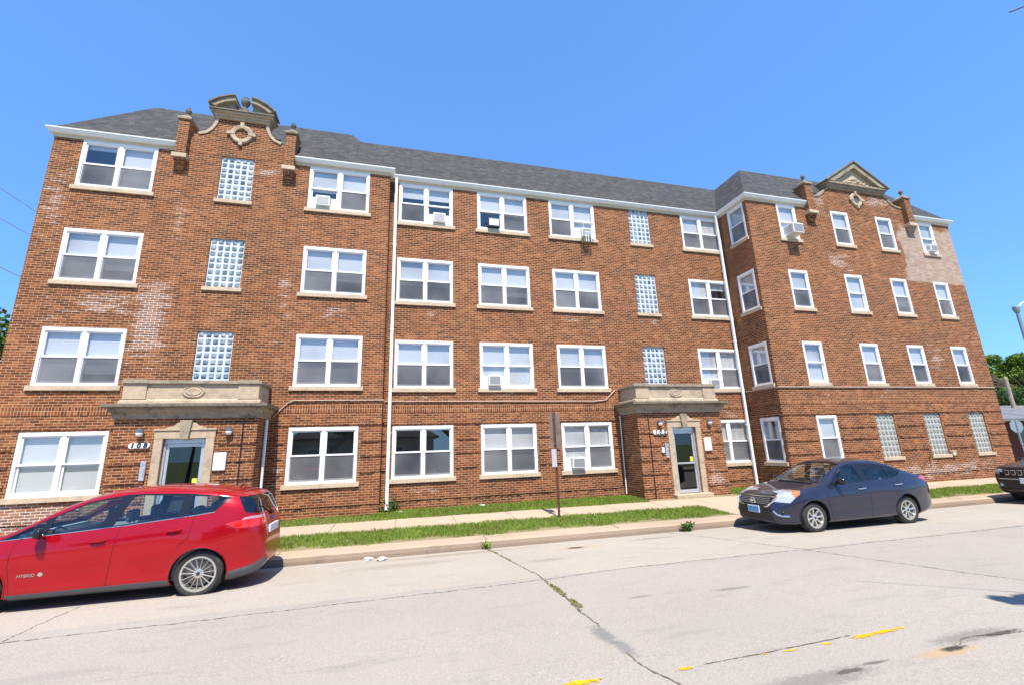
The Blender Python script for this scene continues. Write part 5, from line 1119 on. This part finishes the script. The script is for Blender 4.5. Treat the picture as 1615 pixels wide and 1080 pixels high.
house('bungalow','tan sided house with brown roof across the road behind the camera',-9,4,-26,-17,3.4,6.2,.5,TANB,SHINGLE,1,[(-7.5,-5.8,1.2,2.6,WGL),(-1,1,1.2,2.6,WGL)])
house('bungalow','red brick house with grey roof across the road behind the camera',9,23,-26,-17,3.2,5.8,.5,REDB,ROOFG,1,[(11,13,1.2,2.5,WGL),(17,19,1.2,2.5,WGL)])
# ------------------------------------------------------------ street furniture and far things
STEEL=simple('galvanised_steel',(.30,.32,.33),.5,.5); SIGNB=simple('bare_sign_back',(.26,.33,.36),.5,.3); RUST=simple('rusty_brown_post',(.13,.045,.028),.8,var=.3,sc=12); SIGNT=simple('weathered_brown_sign_back',(.20,.15,.12),.7,var=.25,sc=6); SIGNW=simple('dull_white_sign',(.50,.48,.50),.6,var=.1); WOOD=simple('weathered_wood_pole',(.34,.27,.19),.9,var=.3,sc=5)
t=thing('street_sign','rusty brown sign post with tall brown sign and small white plate on the verge','sign',(4.28,11.62,.21))
k=MB()
R=Matrix.Rotation(rad(-38),3,'Z'); Tf=lambda x,y,z:tuple(R@Vector((x,y,0))+Vector((4.28,11.62,z)))
k=MB(Tf); k.box(-.028,.028,-.012,.0,.1,2.95); k.box(-.028,-.018,-.03,0,.1,2.95); k.box(.018,.028,-.03,0,.1,2.95); obj('post',k,RUST,t)
k=MB(Tf); k.box(-.155,.155,.004,.012,1.99,2.93); obj('sign_panel',k,SIGNT,t,bevel=.003)
k=MB(Tf); k.box(-.11,.03,-.046,-.038,1.50,1.97); obj('small_plate',k,SIGNW,t,bevel=.003)
for z in (2.1,2.8): k=MB(Tf); k.tube([(0,-.04,z),(0,.02,z)],.012,6); obj('bolt',k,STEEL,t)
# stop sign seen from the back
t=thing('stop_sign','octagonal road sign seen from behind, in front of the grey roofed house','sign',(35,17.8,.2)); R2=Matrix.Rotation(rad(-14),3,'Z'); Tf2=lambda x,y,z:tuple(R2@Vector((x,y,0))+Vector((35,17.8,z)))
k=MB(Tf2); k.prism([(.40*math.cos(rad(22.5+45*i)),2.33+.40*math.sin(rad(22.5+45*i))) for i in range(8)],.0,.012,lambda p,d:(p[0],d,p[1])); obj('octagon',k,SIGNB,t); k=MB(Tf2); k.box(-.03,.03,-.04,-.002,.1,2.75); obj('post',k,STEEL,t)
t=thing('street_lamp','grey metal street lamp post with curved arm beyond the right corner','street lamp',(42.9,20,.2)); k=MB(); k.tube([(42.9,20,.1),(42.9,20,5),(42.9,20,10.5)],[.15,.12,.10],10); k.lathe([(.0,10.74),(.19,10.68),(.21,10.5),(.15,10.28),(.11,10.2)],lambda r,h,c,sn:(42.9+r*c,20+r*sn,h),12); obj('pole',k,STEEL,t,smooth=True)
k=MB(); k.tube([(42.9,19.95,10.52),(43.5,19.9,10.95),(44.6,19.8,11.25),(45.8,19.7,11.3)],[.06,.055,.05,.045],8); obj('arm',k,simple('pale_lamp_arm',(.62,.62,.60),.4),t,smooth=True); k=MB(); k.lathe([(.0,0),(.12,.05),(.15,.3),(.1,.6),(0,.66)],lambda r,h,c,sn:(45.7+h,19.7+r*c,11.26+r*.5*sn),12); obj('lamp_head',k,STEEL,t,smooth=True)
t=thing('utility_pole','bare pale wooden pole without wires behind the grey roofed house','pole',(49.5,25,.2)); k=MB(); k.tube([(49.5,25,.1),(49.5,25,6.3),(49.55,25,6.5)],[.17,.13,.10],10); k.box(49.3,49.75,24.95,25.05,6.25,6.37); obj('pole_shaft',k,WOOD,t)
for i,(a,b) in enumerate((((-16.685,13.673),(-15.232,12.686)),((-16.419,12.252),(-15.159,11.519)),((-16.011,10.081),(-15.121,9.607)),((-15.656,8.189),(-15.089,7.916)),((-15.481,7.256),(-15.086,7.11)))):
    m_=(b[1]-a[1])/(b[0]-a[0]); k=MB(); k.tube([(x,22+ (x+15)*.2,(a[1]+m_*(x-a[0]))*(1+ (x+15)*.2/22*.0)) for x in np.linspace(-24,-10,15)],[.012,.012,.014,.022,.022][i] if False else (.011 if i<2 else .017),5)
    tag(obj('overhead_wire',k,BLACK,smooth=True),['topmost overhead wire left of the building','second overhead wire from the top left of the building','middle overhead wire left of the building','fourth overhead wire from the top, crossing the leaves','lowest overhead wire in front of the leaves at left'][i],'wire','overhead wires left of the building')
# a second red car in the side street: a copy of the hatchback
r2c=rc.copy(); C.objects.link(r2c); r2c.location=(32.3,14.2,.2); r2c.rotation_euler=(0,0,rad(-95)); r2c['label']='red car beyond the dark utility vehicle, in the side street'
for ch in list(rc.children):
    c1=ch.copy(); C.objects.link(c1); c1.parent=r2c
    for gch in list(ch.children): c2=gch.copy(); C.objects.link(c2); c2.parent=c1
# ------------------------------------------------------------ small things on the ground
PAPER=simple('crumpled_paper',(.62,.60,.58),.8,var=.15); PLASTIC=simple('crushed_clear_plastic',(.45,.48,.50),.25,var=.2)
def crumple(name,label,cat,x,y,z,r,mat,seed,flat=.5):
    bm=bmesh.new(); bmesh.ops.create_icosphere(bm,subdivisions=2,radius=1); g=random.Random(seed)
    for v in bm.verts: f=g.uniform(.6,1.15); v.co=Vector((v.co.x*r*f*1.4,v.co.y*r*f,v.co.z*r*f*flat))
    me=bpy.data.meshes.new(name); bm.to_mesh(me); bm.free(); me.materials.append(mat); o=bpy.data.objects.new(name,me); C.objects.link(o); o.location=(x,y,z+r*flat*.6); o.rotation_euler=(0,0,g.uniform(0,3)); return tag(o,label,cat)
crumple('litter','crushed clear plastic litter in the gutter, left of the crumpled paper','litter',-.40,9.72,.01,.075,PLASTIC,1); crumple('litter','crumpled white paper litter lying at the foot of the kerb','litter',-.14,9.62,.01,.10,PAPER,2,.35)
crumple('stone','small white stone on the lawn right of the tall downspout','stone',.30,14.25,.29,.07,PAPER,3,.6); crumple('stone','white stone on the lawn below the second ground floor window','stone',2.76,14.42,.29,.10,PAPER,4,.5)
crumple('litter','scrap of white paper at the verge edge near the red hatchback','litter',-.9,10.9,.19,.04,PAPER,5,.3)
def weed(label,x,y,z,n,h,spread,seed,mat=None):
    g=random.Random(seed); t=thing('weed',label,'weed',(x,y,z)); k=MB(); L=[]
    for i in range(n):
        a=g.uniform(0,6.28); b=Vector((x,y,z)); e=b+Vector((math.cos(a)*spread*g.uniform(.3,1),math.sin(a)*spread*.5*g.uniform(.3,1)-(.05),h*g.uniform(.4,1))); m_=b.lerp(e,.5)+Vector((0,0,.15*h)); k.tube([b,m_,e],[.005,.004,.002],4); L+=[(*b.lerp(e,q),.05+.04*q) for q in (.4,.7,1)]
    obj('stem',k,BARK,t); V=leaves(L,7,.055,seed); o=leafobj(V,mat or LEAF_A,t); o.name='leaves'
weed('leafy weed growing at the foot of the tall centre downspout',-.02,14.42,.28,16,.42,.38,31); weed('yellow green weed at the left foot of the tall downspout',-.30,14.40,.27,8,.28,.16,33,LEAF_C); weed('small weed in the kerb joint between the porch walk and the drain cover',6.72,9.72,.0,12,.20,.18,32)
weed('tiny weed in the kerb joint above the long road crack',1.95,9.82,.0,6,.14,.07,34,LEAF_C)

def crack_w(x,s,g): return (np.abs(x-np.interp(s,[4.85,6.77,9.22,9.8],[2.15,2.2,2.04,1.95]))<.03*(.3+np.abs(np.sin(s*4.3)*np.sin(s*1.7+1))))&(np.sin(s*6.1)+np.sin(s*2.3)+np.sin(s*15)*.5>.1)
WD=blades('crack_weeds',9000,(1.9,2.3),(5.2,9.75),lambda s:.08-.045*(s-8.05),.006,.022,9,crack_w); WD.data.materials[0]=leafmat('dry_crack_weeds',(.26,.23,.08),(.24,.24,.07),(.33,.30,.11))
